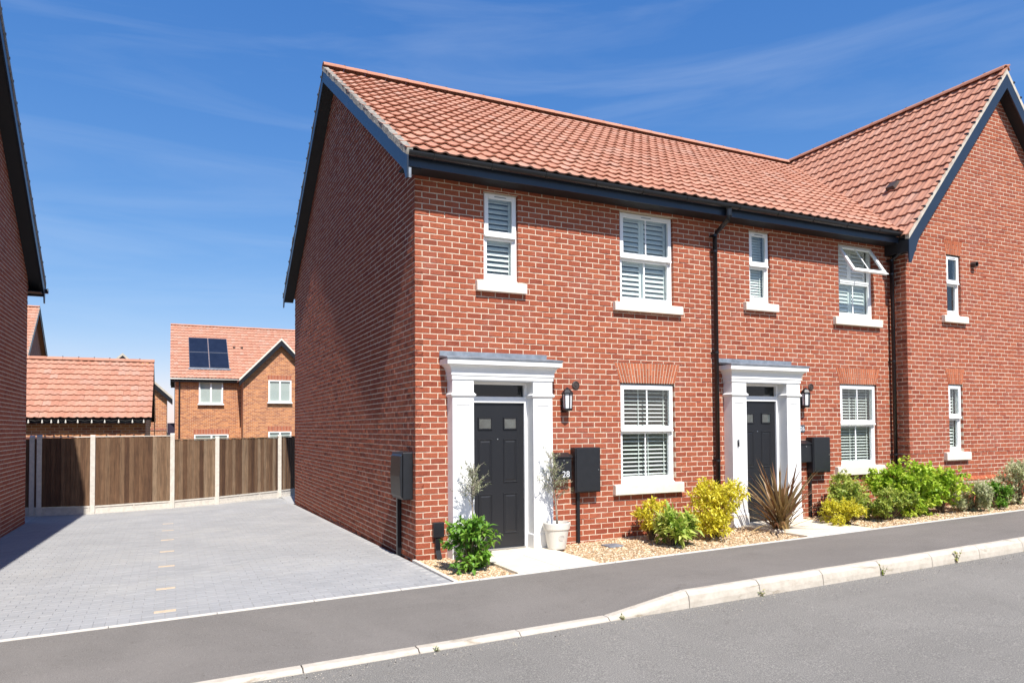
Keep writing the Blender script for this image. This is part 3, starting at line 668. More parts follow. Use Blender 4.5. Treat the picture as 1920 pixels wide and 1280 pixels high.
for k, (a, b) in enumerate(PATHS):
    zt = lambda xx, yy: .02 * xx + .034 - .008 * yy
    p = sheet('front_path', (a, b), (YB + .055, -.03), lambda xx, yy: zt(xx, yy) - .03, 'concrete'); nx, ny = 2, 3; dx = (b - a) / nx; dy = (-.03 - YB - .055) / ny
    for i in range(nx):
        for j in range(ny):
            x0, x1, y0, y1 = a + i * dx + .003, a + (i + 1) * dx - .003, YB + .055 + j * dy + .003, YB + .055 + (j + 1) * dy - .003; e = random.gauss(0, .001)
            m = MB(); m.ring([[(xx, yy, zt(xx, yy) - .03) for xx, yy in ((x0, y0), (x1, y0), (x1, y1), (x0, y1))], [(xx, yy, zt(xx, yy) + e) for xx, yy in ((x0, y0), (x1, y0), (x1, y1), (x0, y1))]]); m.build('slab', 'slab', p, bevel=.004)

# ================================================================== THE TERRACE
hA = thing('terraced_house', 'end terrace red brick house with gable wall and number 28 letterbox', 'house', 'red brick terrace')
hB = thing('terraced_house', 'middle terrace red brick house with open top window, between downpipes', 'house', 'red brick terrace')
hC = thing('terraced_house', 'red brick house with gable facing the street and steep pantile roof', 'house', 'red brick terrace')
DEP, PARTY, XC, YC = 10.2, 4.95, 9.46, -0.30
EZ, SL = 5.30, 0.6545                      # eave tile height at y=-.40, roof slope
def roof_z(y): return EZ + SL * ((y if y < 5.1 else 10.2 - y) + .40)
A1 = arch(hA, 3.25, 4.28, 2.42, 2.735, .11); B1 = arch(hB, 8.01, 8.98, 2.50, 2.80, .10)
ops = [rect(1.0, 1.535, 3.80, 5.06), rect(3.27, 4.29, 3.64, 5.07), rect(3.25, 4.28, .87, 2.42), rect(.62, 1.78, -.2, 2.42), A1,
       rect(5.89, 6.36, 3.83, 5.065), rect(8.03, 8.96, 3.70, 5.06), rect(8.01, 8.98, .98, 2.50), rect(5.45, 6.61, -.2, 2.47), B1]
brick_wall(XC, 5.175, (0, 0), 0, ops, [hA, hB], wall_name='front_wall', split=[PARTY])
def gspan(z):
    e = max(0, (z - 5.36) / SL); return (e, DEP - e)
brick_wall(DEP, 8.7, (0, DEP), -math.pi / 2, [], [hA], anchor=DEP - .107, span=gspan, n_single=0, rough=1.0, MD=.0024, wall_name='gable_wall', phase=0, mat='gable_brick')
def house_window(h, x0, x1, z0, z1, ztr, **k): return window(h, x0, x1, z0, z1, ztr, **k)
house_window(hA, 1.0, 1.535, 3.83, 5.06, 4.46, bar=False, sill=(.87, 1.64, 3.645, 3.79), panels=1, tilt=49)
house_window(hA, 3.27, 4.29, 3.67, 5.07, 4.38, sill=(3.13, 4.42, 3.52, 3.655))
house_window(hA, 3.25, 4.28, .90, 2.41, 1.705, sill=(3.10, 4.39, .725, .88), slats='blind', pitch=.062, tilt=24, trickle=False)
house_window(hB, 5.89, 6.36, 3.86, 5.065, 4.49, bar=False, sill=(5.74, 6.48, 3.695, 3.83), panels=1, slats='blind', pitch=.045, tilt=60)
house_window(hB, 8.03, 8.96, 3.73, 5.06, 4.41, sill=(7.86, 9.10, 3.575, 3.715), open_deg=33, tilt=63)
house_window(hB, 8.01, 8.98, 1.01, 2.50, 1.785, sill=(7.84, 9.09, .855, 1.01), slats='blind', pitch=.052, tilt=24, trickle=False)

# --- door surrounds
def doorway(h, dx, dz, number):
    X = lambda v: v + dx; Z = lambda v: v + dz
    r = MB().box(X(.44), X(.445), -.001, 0, 0, .001).build('door_surround', 'gloss_white', h) if False else None
    s = bpy.data.objects.new('door_surround', None)
    mb = MB()     # cornice by lofted rectangles
    prof = [(-.01, 2.40), (0.012, 2.40), (.012, 2.455), (.022, 2.455), (.022, 2.50), (.03, 2.528), (.04, 2.555), (.058, 2.578), (.080, 2.588), (.080, 2.597), (.105, 2.597), (.105, 2.672)]
    mb.ring([[(X(.45 - o), .06, Z(z)), (X(.45 - o), -.2 - o, Z(z)), (X(1.96 + o), -.2 - o, Z(z)), (X(1.96 + o), .06, Z(z))] for o, z in prof])
    cor = mb.build('door_canopy', 'gloss_white', h, bevel=.003)
    l = MB(); a, b = .45 - .117, 1.96 + .117
    l.ring([[(X(a), -.317, Z(2.664)), (X(b), -.317, Z(2.664)), (X(b), .0, Z(2.70)), (X(a), .0, Z(2.70))], [(X(a), -.321, Z(2.69)), (X(b), -.321, Z(2.69)), (X(b), .0, Z(2.735)), (X(a), .0, Z(2.735))]])
    l.box(X(a) + .004, X(b) - .10, -.012, -.002, Z(2.72), Z(2.795))
    l.build('lead_flashing', 'lead', cor, bevel=.004)
    k = MB(); k.box(X(.75), X(1.66), -.195, .06, Z(2.385), Z(2.402)); k.build('canopy_soffit', 'gloss_white', cor)
    for x0, x1 in ((.45, .755), (1.655, 1.96)):
        p = MB(); z0, z1 = -.06, 2.40; f = -.198; m0, m1, b0, b1 = x0 + .055, x1 - .055, .33, 2.06
        p.add([(X(x0), 0.03, z0), (X(x0), f, z0), (X(x1), f, z0), (X(x1), .1, z0), (X(x0), .03, Z(z1)), (X(x0), f, Z(z1)), (X(x1), f, Z(z1)), (X(x1), .1, Z(z1))], [(0, 1, 5, 4), (2, 3, 7, 6)])
        o = [(X(x0), f, z0), (X(x1), f, z0), (X(x1), f, Z(z1)), (X(x0), f, Z(z1))]; i1 = [(X(m0), f, Z(b0)), (X(m1), f, Z(b0)), (X(m1), f, Z(b1)), (X(m0), f, Z(b1))]
        i2 = [(X(m0 + .006), f + .008, Z(b0 + .006)), (X(m1 - .006), f + .008, Z(b0 + .006)), (X(m1 - .006), f + .008, Z(b1 - .006)), (X(m0 + .006), f + .008, Z(b1 - .006))]
        p.ring([o, i1, i2], cap0=False)
        pl = p.build('pilaster', 'gloss_white', h)
        c = MB(); c.ring([[(X(x0 - q), .05, Z(z)), (X(x0 - q), f - q, Z(z)), (X(x1 + q), f - q, Z(z)), (X(x1 + q), .05, Z(z))] for q, z in ((0, 2.165), (.012, 2.17), (.024, 2.185), (.026, 2.2), (.012, 2.212), (.006, 2.225), (0, 2.225))]); c.build('capital', 'gloss_white', pl)
        c = MB(); q = .012; c.ring([[(X(x0 - q * t), .05, z), (X(x0 - q * t), f - q * t, z), (X(x1 + q * t), f - q * t, z), (X(x1 + q * t), .05, z)] for t, z in ((1, -.06), (1, Z(.255)), (0, Z(.272)))]); c.build('base_block', 'gloss_white', pl)
    # frame, fanlight, door leaf
    yd = .03
    fr = MB(); fr.box(X(.755), X(.80), yd - .03, .12, 0, Z(2.385)); fr.box(X(1.615), X(1.66), yd - .03, .12, 0, Z(2.385)); fr.box(X(.80), X(1.615), yd - .03, .12, Z(2.10), Z(2.185)); fr.box(X(.80), X(1.615), yd - .03, .12, Z(2.352), Z(2.385)); f_ = fr.build('door_frame', 'white', h, bevel=.003)
    g = MB(); g.box(X(.80), X(1.615), yd + .02, yd + .026, Z(2.185), Z(2.352)); g.build('fanlight', 'dark_glass', f_)
    rm = MB(); rm.box(X(.79), X(1.63), yd + .06, yd + .08, Z(2.15), Z(2.38)); rm.build('dark_hall_backing', 'meter', f_)  # flat black panel standing in for the hall's darkness behind the fanlight
    d = MB(); d.box(X(.803), X(1.612), yd, yd + .045, Z(.085), Z(2.098)); lf = d.build('door', 'door', h, bevel=.003)
    th = MB(); th.box(X(.80), X(1.615), yd - .05, yd + .06, Z(.03), Z(.082)); th.build('threshold', 'steel', lf, bevel=.003)
    cx0, cx1 = (X(.905), X(1.125)), (X(1.29), X(1.51))
    for (a, b) in (cx0, cx1):
        for z0, z1, gl in ((1.72, 1.90, True), (.98, 1.60, False), (.27, .84, False)):
            r1 = [(a, Z(z0)), (b, Z(z0)), (b, Z(z1)), (a, Z(z1))]
            def off(e): return [(a + e, Z(z0) + e), (b - e, Z(z0) + e), (b - e, Z(z1) - e), (a + e, Z(z1) - e)]
            m = MB(); hgt = .016 if gl else .009
            rings = [[(x_, yd - y_, z_) for x_, z_ in off(e)] for e, y_ in ((0, 0.0005), (.006, hgt), (.018, hgt), (.026, .001))]
            if not gl: rings += [[(x_, yd - y_, z_) for x_, z_ in off(e)] for e, y_ in ((.034, .001), (.05, .007))]
            m.ring(rings, cap0=False, cap1=not gl); pn = m.build('door_panel', 'door', lf)
            if gl:
                q = MB(); q.box(a + .024, b - .024, yd - .006, yd - .002, Z(z0) + .024, Z(z1) - .024); q.build('door_glass', 'obscure', pn)
                q = MB(); q.box(a + .020, b - .020, yd - .0105, yd - .0085, Z(z0) + .020, Z(z1) - .020); q.build('door_pane', 'glass', pn)
    q = MB(); q.lathe(0, 0, [(.009, 0), (.009, .006), (.004, .008)], 12); e = q.build('peephole', 'steel', lf); e.location = (X(1.207), yd, Z(1.59)); e.rotation_euler = (R(90), 0, 0)
    return cor
doorway(hA, 0, 0, '28'); doorway(hB, 4.83, .07, '26')
bell = MB().box(5.38, 5.41, -.215, -.197, 1.42, 1.53).build('doorbell', 'black', None, bevel=.004); tag(bell, 'small black video doorbell on white pilaster behind the bronze plant', 'doorbell')
MB().box(5.385, 5.405, -.2155, -.2150, 1.49, 1.515).build('lens', 'steel', bell)

# --- main roof (A and B share the slope)
OH = .24
rA = deck(hA, 'roof', [(-OH, -.38, roof_z(-.38) - .004), (PARTY, -.38, roof_z(-.38) - .004), (PARTY, 5.1, roof_z(5.1)), (-OH, 5.1, roof_z(5.1))])
deck(rA, 'rear_slope', [(PARTY, 5.1, roof_z(5.1)), (PARTY, 10.6, roof_z(10.6)), (-OH, 10.6, roof_z(10.6)), (-OH, 5.1, roof_z(5.1))], .07, 'tile')
rB = deck(hB, 'roof', [(PARTY, -.38, roof_z(-.38) - .004), (9.35, -.38, roof_z(-.38) - .004), (12.4, 5.1, roof_z(5.1)), (PARTY, 5.1, roof_z(5.1))])
deck(rB, 'rear_slope', [(12.5, 5.1, roof_z(5.1)), (12.5, 10.6, roof_z(10.6)), (PARTY, 10.6, roof_z(10.6)), (PARTY, 5.1, roof_z(5.1))], .07, 'tile')
vd = (0, 1, SL); RIDX, RIDZ = 12.35, 8.93
def valley_x(y): return 9.22 + (y + .42) / 5.52 * (RIDX - 9.22)
o_t = (-OH - .01, -.405, roof_z(-.405) - .01)
nrow = int(math.hypot(5.54, 5.54 * SL) / GA)
tile_roof(rA, o_t, (1, 0, 0), vd, 25, nrow)
tile_roof(rB, o_t, (1, 0, 0), vd, 38, nrow, keep=lambda m: m.x < valley_x(m.y) + .22, c0=25)
ridge_tiles(rA, (-OH - .01, 5.1, roof_z(5.1) + .05), (PARTY, 5.1, roof_z(5.1) + .05)); ridge_tiles(rB, (PARTY, 5.1, roof_z(5.1) + .05), (12.3, 5.1, roof_z(5.1) + .05))
# verge mortar and bargeboards on the gable
def verge_strip(par, x0, x1, f, ys, mat='verge'):
    mb = MB(); rings = []
    for y_ in ys:
        z_ = f(y_); j = random.gauss(0, .006); k_ = random.gauss(0, .006); rings.append([(x0 - .012 + j, y_, z_ - .055 + k_), (x1, y_, z_ - .055), (x1, y_, z_ + .045), (x0 + j, y_, z_ + .035 + k_)])
    mb.ring(rings); return mb.build('verge_mortar', mat, par)
verge_strip(rA, -OH - .006, -OH + .08, roof_z, np.linspace(-.43, 5.1, 46)); verge_strip(rA, -OH - .006, -OH + .08, roof_z, np.linspace(5.1, 10.62, 40), 'verge')
for y_ in np.arange(5.3, 10.6, .33):
    k = MB(); k.box(-OH - .02, -OH + .06, y_ - .010, y_ + .010, roof_z(y_) + .02, roof_z(y_) + .058); k.build('verge_clip', 'black', rA)
MB().box(-.222, -.188, -.446, -.425, 4.93, 5.06).build('barge_lit_edge', 'lead', hA)  # pale block painting the sunlit front edge of the barge foot
def bargeboard(par, x0, x1, pts, name='bargeboard'):
    return MB().extrude(pts, 'x', x0, x1).build(name, 'navy', par, bevel=.003)
top, bot = lambda y_: roof_z(y_) - .052, lambda y_: roof_z(y_) - .285
bargeboard(hA, -OH - .004, -OH + .02, [(-.44, top(-.44)), (-.44, 4.93), (-.38, 4.93), (-.30, bot(-.20) - .07), (5.1, bot(5.1)), (5.1, top(5.1))])
bargeboard(hA, -OH - .004, -OH + .02, [(5.102, top(5.1)), (5.102, bot(5.1)), (10.5, bot(10.4) - .05), (10.56, 4.985), (10.64, 4.985), (10.64, top(10.64))])
for ya, yb in ((-.312, 5.1), (5.1, 10.5)):
    sb = MB(); sb.ring([[(-OH + .02, y_, roof_z(y_) - .255), (.0, y_, roof_z(y_) - .255), (.0, y_, roof_z(y_) - .06), (-OH + .02, y_, roof_z(y_) - .06)] for y_ in (ya, yb)]); sb.build('verge_soffit', 'soffit', hA)
# eaves: fascia, soffit, gutter
def eaves(h, x0, x1, ends=True):
    fs = MB(); fs.box(x0, x1, -.335, -.315, 5.115, 5.285); fs.build('fascia', 'navy', h, bevel=.002)
    s = MB(); s.box(x0, x1, -.315, .004, 5.135, 5.15); s.build('soffit', 'soffit', h)
    g = MB(); cy, cz, r = -.398, 5.280, .062; rings = []
    sec = [(cy + r * math.cos(math.pi + math.pi * k / 10), cz + r * math.sin(math.pi + math.pi * k / 10)) for k in range(11)] + [(cy + (r - .006) * math.cos(-math.pi * k / 10), cz + (r - .006) * math.sin(-math.pi * k / 10)) for k in range(11)]
    sec = [(cy - r - .004, cz + .004)] + sec
    g.ring([[(xx, a, b) for a, b in sec] for xx in (x0, x1)]); gu = g.build('gutter', 'black', h)
    xx = x0 + .35
    while xx < x1:
        b = MB(); sec2 = [(cy + (r + .007) * math.cos(math.pi + math.pi * k / 8), cz + (r + .007) * math.sin(math.pi + math.pi * k / 8)) for k in range(9)] + [(cy + (r + .001) * math.cos(-math.pi * k / 8), cz + (r + .001) * math.sin(-math.pi * k / 8)) for k in range(9)]
        b.ring([[(q, a, c) for a, c in sec2] for q in (xx - .014, xx + .014)]); b.build('gutter_bracket', 'black', gu); xx += .82
    return gu
eaves(hA, -.218, PARTY); eaves(hB, PARTY, XC - .02)
def downpipe(h, x, zb, xo):
    p = MB(); p.tube([(x + xo, -.392, 5.24), (x + xo, -.392, 5.08), (x + xo, -.385, 5.05), (x + .01, -.11, 4.90), (x, -.085, 4.86), (x, -.085, zb)], .036, 14); d = p.build('downpipe', 'black', h, smooth=True)
    o = MB(); o.lathe(x + xo, -.392, [(.05, 5.10), (.05, 5.20), (.06, 5.22)], 14); o.build('gutter_outlet', 'black', d)
    for z in (4.86, 4.60, 2.95, 1.2):
        c = MB(); c.lathe(x, -.085, [(.0405, z - .016), (.0405, z + .016)], 14); c.box(x - .045, x + .045, -.06, .0, z - .012, z + .012); c.build('pipe_clip', 'black', d)
downpipe(hA, 5.07, .12, .02); downpipe(hB, 9.36, .3, .02)

# --- house C
CA, CZE = 9.22, 5.22                        # left verge foot x at eave, eave z
CS = (RIDZ - CZE) / (RIDX - CA); CRX = 2 * RIDX - CA
def croof(x): return CZE + CS * ((x if x < RIDX else 2 * RIDX - x) - CA)
WC = 2 * (RIDX - XC)
def cspan(z):
    e = max(0, (z - (croof(XC) - .16)) / CS); return (e, WC - e)
A5 = arch(hC, 10.655, 11.085, 5.06, 5.35, .075, YC, 9); A6 = arch(hC, 10.63, 11.06, 2.53, 2.845, .08, YC, 9)
off = lambda op: (op[0] - XC, op[1] - XC, op[2], op[3] - XC, op[4] - XC, op[5])
brick_wall(WC, 8.75, (XC, YC), 0, [off(A5), off(A6), rect(10.655 - XC, 11.085 - XC, 3.86, 5.06), rect(10.63 - XC, 11.06 - XC, 1.20, 2.53)], [hC], span=cspan, wall_name='front_wall', zshift=.02)
brick_wall(-YC, 5.3, (XC, 0), -math.pi / 2, [], [hC], anchor=-YC - .107, n_single=0, rough=1.0, MD=.0018, mat='gable_brick', wall_name='return_wall', zshift=.02)
window(hC, 10.655, 11.085, 3.89, 5.06, 4.52, YC, bar=False, sill=(10.47, 11.20, 3.725, 3.86), panels=1, slats=None)
window(hC, 10.63, 11.06, 1.23, 2.53, 1.90, YC, bar=False, sill=(10.44, 11.18, 1.07, 1.22), panels=1, slats='blind', pitch=.06, tilt=45, trickle=False)
# projecting plinth with a splayed brick cap
pb = MB(); pb.box(XC + .0, XC + WC, YC - .04, YC + .006, -.3, .66); pl = pb.build('plinth', 'mortar', hC)
for k in range(12):
    z = -.25 + k * CH; 
    if z + CH > .66: break
    u = XC - (.107 if k % 2 else 0)
    while u < XC + WC:
        a, b = max(XC + .003, u), u + FULL; u += BL
        if b - a < .03: continue
        m = MB(); m.box(a, b, YC - .05 + random.gauss(0, .001), YC - .03, z + .005, z + CH - .005, random.random()); m.build('brick', 'brick', pl) if a < 13.2 and z > .1 else None
u = XC + .003
while u < 13.4:
    m = MB(); m.extrude([(YC - .052, .665), (YC - .052, .69), (YC - .005, .745), (YC + .004, .745), (YC + .004, .665)], 'x', u, u + .1, random.random()); m.build('plinth_cap_brick', 'arch_brick', pl); u += .108
# roof C
rC = deck(hC, 'roof', [(CA + .02, YC - .22, croof(CA + .02)), (RIDX, YC - .22, RIDZ), (RIDX, 9.5, RIDZ), (CA + .02, 9.5, croof(CA + .02))][::-1])
deck(rC, 'right_slope', [(RIDX, YC - .22, RIDZ), (CRX, YC - .22, croof(CRX)), (CRX, 9.5, croof(CRX)), (RIDX, 9.5, RIDZ)][::-1], .07, 'tile')
ncr = int(math.hypot(RIDX - CA, RIDZ - CZE) / GA) + 1
tile_roof(rC, (CA - .02, 5.6 + .2, croof(CA - .02)), (0, -1, 0), (1, 0, CS), 31, ncr, keep=lambda m: m.y > YC - .24 and (m.x > valley_x(m.y) - .2))
ridge_tiles(rC, (RIDX, YC - .25, RIDZ + .05), (RIDX, 5.6, RIDZ + .05))
def cverge(xa, xb):
    yv = YC - .25; f = croof
    mb = MB(); mb.ring([[(x_, yv, f(x_) - .07), (x_, yv + .08, f(x_) - .07), (x_, yv + .08, f(x_) + .035), (x_, yv, f(x_) + .035)] for x_ in np.linspace(xa, xb, 20)]); mb.build('verge_strip', 'verge_pale', rC)
    s = 1 if xb > xa else -1
    mb = MB(); low = f(xa) - .5
    pts = [(xa, f(xa) - .07), (xa, low), (xa + s * .06, low), (xa + s * .30, f(xa + s * .30) - .36), (xb, f(xb) - .36), (xb, f(xb) - .07)]
    mb.extrude(pts, 'y', yv + .004, yv + .03); mb.build('bargeboard', 'navy', hC, bevel=.003)
    mb = MB(); mb.ring([[(x_, yv + .03, f(x_) - .30), (x_, YC, f(x_) - .30), (x_, YC, f(x_) - .06), (x_, yv + .03, f(x_) - .06)] for x_ in (xa, xb)]); mb.build('verge_soffit', 'soffit', hC)
    L = math.hypot(xb - xa, f(xb) - f(xa)); n = int(L / GA)
    for i in range(1, n):
        x_ = xa + (xb - xa) * i / n; k = MB(); k.box(x_ - .025, x_ + .025, yv - .012, yv + .05, f(x_) + .04, f(x_) + .07); k.build('verge_clip', 'black', rC)
cverge(CA, RIDX); cverge(CRX, RIDX)
k = MB(); k.box(9.15, 9.46, -.53, .0, 4.86, 5.17); 
k = MB(); k.extrude([(YC - .22, 5.14), (YC - .22, 4.95), (.0, 4.95), (.0, 5.14)], 'x', CA + .06, XC - .003); k.build('eave_box', 'soffit', hC)
tv = MB(); tv.ring([[(-.10, -.09, 0), (.10, -.09, 0), (.10, .14, 0), (-.10, .14, 0)], [(-.085, -.08, .075), (.085, -.08, .075), (.085, .11, .05), (-.085, .11, .05)]]); o = tv.build('tile_vent', 'vent', rC)
U_, V_ = Vector((0, -1, 0)), Vector((1, 0, CS)).normalized(); m_ = Matrix((U_, V_, U_.cross(V_))).transposed().to_4x4(); m_.translation = Vector((10.35, .55, croof(10.35))) + U_.cross(V_) * .05; o.matrix_world = m_

# ================================================================== THINGS ON THE WALLS
def lantern(x, z, label):
    t = thing('wall_lantern', label, 'lamp', 'black lanterns beside the front doors'); yc = -.105
    b = MB(); b.box(x - .045, x + .045, -.016, .0, z - .16, z + .02); b.tube([(x, -.01, z - .12), (x, -.06, z - .15), (x, yc, z - .13)], .014, 8); b.build('bracket', 'black', t, bevel=.003)
    def hexr(r, zz): return [(x + r * math.cos(math.pi / 6 + math.pi / 3 * k), yc + r * math.sin(math.pi / 6 + math.pi / 3 * k), zz) for k in range(6)]
    MB().ring([hexr(.062, z - .14), hexr(.075, z - .12), hexr(.075, z - .105)]).build('base', 'black', t)
    MB().ring([hexr(.060, z - .105), hexr(.068, z + .10)]).build('lamp_glass', 'frost', t)
    fr = MB()
    for k in range(6):
        p0, p1 = Vector(hexr(.064, z - .105)[k]), Vector(hexr(.072, z + .10)[k]); fr.tube([p0, p1], .008, 6)
    fr.build('frame', 'black', t)
    MB().ring([hexr(.085, z + .10), hexr(.085, z + .118), hexr(.05, z + .165), hexr(.02, z + .19), hexr(.008, z + .20)]).build('roof', 'black', t)
    return t
lantern(2.26, 2.13, 'black half lantern with opal glass beside the near front door'); lantern(7.03, 2.21, 'black half lantern with opal glass beside the further front door')
def vent(x, y, z, label):
    m = MB(); m.lathe(0, 0, [(.062, 0), (.062, .012), (.05, .018), (.048, .010), (.02, .010), (.018, .016)], 20); o = m.build('wall_vent', 'vent', None); o.location = (x, y - .001, z); o.rotation_euler = (R(90), 0, 0)
    return tag(o, label, 'vent', 'round wall vents')
vent(2.46, 0, 2.37, 'round brown vent on the wall above the near lantern'); vent(7.27, 0, 2.43, 'round brown vent on the wall above the further lantern')
m = MB(); m.lathe(0, 0, [(.055, 0), (.055, .10), (.045, .10), (.045, .01)], 18); o = m.build('flue_terminal', 'vent', None); o.location = (11.45, YC, 4.93); o.rotation_euler = (R(98), 0, 0); tag(o, 'short dark round flue beside the upper window of the gabled house', 'flue')
def letterbox(x0, x1, z0, z1, label, num=None):
    t = thing('letterbox', label, 'letterbox'); d = .12
    MB().box(x0, x1, -d, -.005, z0, z1 - .05).build('body', 'meter', t, bevel=.004)
    MB().extrude([(-.004, z1), (-d - .02, z1 - .058), (-d - .02, z1 - .068), (-.004, z1 - .06)], 'x', x0 - .012, x1 + .012).build('lid', 'meter', t, bevel=.002)
    k = MB(); k.lathe(0, 0, [(.010, 0), (.010, .005)], 12); o = k.build('lock', 'steel', t); o.location = ((x0 + x1) / 2 + .02, -d, z1 - .11); o.rotation_euler = (R(90), 0, 0)
    if num: text(num, .125, (x0 + .135, -d - .002, z0 + .035), (R(90), 0, 0), t, 'digit', 'house_number')
    return t
letterbox(2.02, 2.31, 1.00, 1.385, 'black wall letterbox with white number 28 behind the olive tree', '28')
letterbox(6.84, 7.14, 1.12, 1.50, 'plain black wall letterbox below the slate number plaque')
pq_ = MB().box(6.975, 7.10, -.014, -.002, 1.64, 1.765).build('number_plaque', 'slate', None, bevel=.003); tag(pq_, 'small square slate house number plaque beside the further door', 'plaque')
text('26', .10, (7.0375, -.0155, 1.665), (R(90), 0, 0), pq_, 'digit', 'house_number', .001, 'CENTER')
def meter(label, box, front, pipe=None, pipew=.04):
    """box x0,x1,y0(front),z0,z1 on the front wall"""
    t = thing('meter_cupboard', label, 'meter box', 'black meter cupboards'); x0, x1, d, z0, z1 = box
    MB().box(x0, x1, -d, -.004, z0, z1).build('cabinet', 'meter', t, bevel=.008)
    MB().ring([[(a, -d - .001, b) for a, b in ((x0 + .012, z0 + .012), (x1 - .012, z0 + .012), (x1 - .012, z1 - .012), (x0 + .012, z1 - .012))], [(a, -d - .016, b) for a, b in ((x0 + .018, z0 + .018), (x1 - .018, z0 + .018), (x1 - .018, z1 - .018), (x0 + .018, z1 - .018))]]).build('door', 'meter', t, bevel=.004)
    k = MB(); k.lathe(0, 0, [(.009, 0), (.009, .005)], 10); o = k.build('lock', 'steel', t); o.location = (x1 - .045, -d - .016, (z0 + z1) / 2); o.rotation_euler = (R(90), 0, 0)
    if pipe: MB().box(pipe[0], pipe[0] + pipew, -.05, -.004, pipe[1], z0 + .0).build('cable_duct', 'black', t, bevel=.006)
    return t
meter('large black meter cupboard under the near lantern, left of the lower window', (2.36, 2.79, .14, .80, 1.455), 0, (2.44, .06), .05)
meter('tall black meter cupboard beside the plain letterbox near the further door', (7.13, 7.55, .15, .93, 1.55), 0, (7.16, .14), .045)
# gable meter cupboard
t = thing('gas_meter_box', 'narrow black meter box with curved door on the gable wall near the corner', 'meter box')
y0, y1, z0, z1 = .10, .62, .80, 1.43
MB().box(-.14, -.004, y0, y1, z0, z1).build('cabinet', 'meter', t, bevel=.01)
MB().extrude([(y0 + .02, -.0), (y1 - .02, 0)] if False else [(-.141, z0 + .02), (-.165, z0 + .05), (-.178, (z0 + z1) / 2), (-.165, z1 - .05), (-.141, z1 - .02)], 'y', y0 + .03, y1 - .03).build('door', 'meter', t, bevel=.004)
MB().box(-.062, -.004, .64, .70, -.03, .86).build('cable_duct', 'black', t, bevel=.006)
t = thing('cable_entry_box', 'small black cable cover low on the wall beside the near door', 'cable box')
MB().box(.225, .375, -.07, -.004, .30, .50).build('cover', 'meter', t, bevel=.008); MB().ring([[(.255, -.055, .30), (.325, -.055, .30), (.325, -.004, .30), (.255, -.004, .30)], [(.255, -.055, .13), (.325, -.055, .13), (.325, -.004, .13), (.255, -.004, .13)], [(.262, -.115, .0), (.335, -.115, .0), (.335, -.004, .0), (.262, -.004, .0)]]).build('cable_duct', 'black', t, bevel=.005)
dg = MB().box(2.62, 2.86, -.62, -.40, .03, .082).build('drain_cover', 'lead', None, bevel=.004); tag(dg, 'small grey plastic drain cover set in the gravel', 'drain cover')
# small black gully by second pilaster
o = MB(); o.lathe(4.98, -.12, [(.07, .05), (.08, .12), (.08, .20), (.06, .23)], 14); o = o.build('gully_hopper', 'black', None); tag(o, 'black plastic gully below the downpipe behind the yellow shrub', 'gully')

# ================================================================== PLANTS
def leaves(rng, P, D, L, Wd, tint, sag=.15):
    """P base points, D directions, arrays; 4-triangle folded leaves"""
    n = len(P); D = D / np.linalg.norm(D, axis=1, keepdims=True); upv = np.tile((0, 0, 1.0), (n, 1)) + rng.normal(0, .25, (n, 3))
    S = np.cross(D, upv); S /= np.linalg.norm(S, axis=1, keepdims=True) + 1e-9; Nn = np.cross(S, D)
    L = L[:, None]; Wd = Wd[:, None]
    tip = P + D * L - Nn * L * sag; mid = P + D * L * .5 + Nn * L * .05; l = P + D * L * .45 + S * Wd / 2 + Nn * L * .10; r = P + D * L * .45 - S * Wd / 2 + Nn * L * .10
    V = np.stack([P, l, mid, r, tip], 1); T = np.array([(0, 2, 1), (0, 3, 2), (1, 2, 4), (2, 3, 4)])
    return V.reshape(-1, 3), (T[None] + (np.arange(n) * 5)[:, None, None]).reshape(-1, 3), np.repeat(tint, 5)
def shrub(label, c, r, h, ntips, per, L, Wd, mat, seed, cat='shrub', group='shrubs in the planting bed', lobes=7, lift=.25, spread=.9, tmul=(0, 1)):
    rng = np.random.default_rng(seed); t = thing('shrub', label, cat, group); c = np.array(c, float); t.location = c
    lob = []
    for i in range(lobes):
        a = rng.uniform(0, 6.28); q = rng.uniform(.15, .62) * r; zz = (rng.uniform(.12, .36) if i % 2 else rng.uniform(.40, .74)) * h; q *= 1.15 if i % 2 else 1; lob.append((math.cos(a) * q, math.sin(a) * q * .85, zz, rng.uniform(.34, .55) * min(r, h * .6)))
    lob.append((0, 0, h * .62, .5 * min(r, h * .7)))
    tips, dirs = [], []
    while len(tips) < ntips:
        b = lob[rng.integers(len(lob))]; d = rng.normal(0, 1, 3); d /= np.linalg.norm(d)
        if d[2] < -.55: continue
        p = np.array(b[:3]) + d * b[3] * rng.uniform(.55, 1.12)
        if p[2] < .015: continue
        tips.append(p); dd = d * .7 + np.array((p[0], p[1], 0)) / max(r, .01) * .5 + (0, 0, .55); dirs.append(dd / np.linalg.norm(dd))
    tips, dirs = np.array(tips), np.array(dirs); P = np.repeat(tips, per, 0); ax = np.repeat(dirs, per, 0); n = len(P)
    D = ax * lift + rng.normal(0, 1, (n, 3)) * spread * .6; D[:, 2] += .1
    P = P - ax * rng.uniform(0, L * 1.1, n)[:, None]
    tt = np.clip(np.repeat(rng.uniform(tmul[0], tmul[1], ntips), per) * .6 + rng.uniform(tmul[0], tmul[1], n) * .4, 0, 1)
    V, T, tn = leaves(rng, P, D, L * rng.uniform(.6, 1.25, n), Wd * rng.uniform(.7, 1.2, n), tt)
    link(bpy.data.objects.new('foliage', mesh_np('foliage', V, None, tn, MAT[mat], tris=T)), t)
    m = MB()
    for i in range(0, ntips, max(1, ntips // 40)):
        p = tips[i]; m.tube([(rng.normal(0, .02), rng.normal(0, .02), -.02), (p[0] * .45, p[1] * .45, p[2] * .55), tuple(p)], [.007, .005, .002], 5)
    m.build('stems', 'stem', t); return t
gz = lambda x_, y_: z_bed(x_, y_)
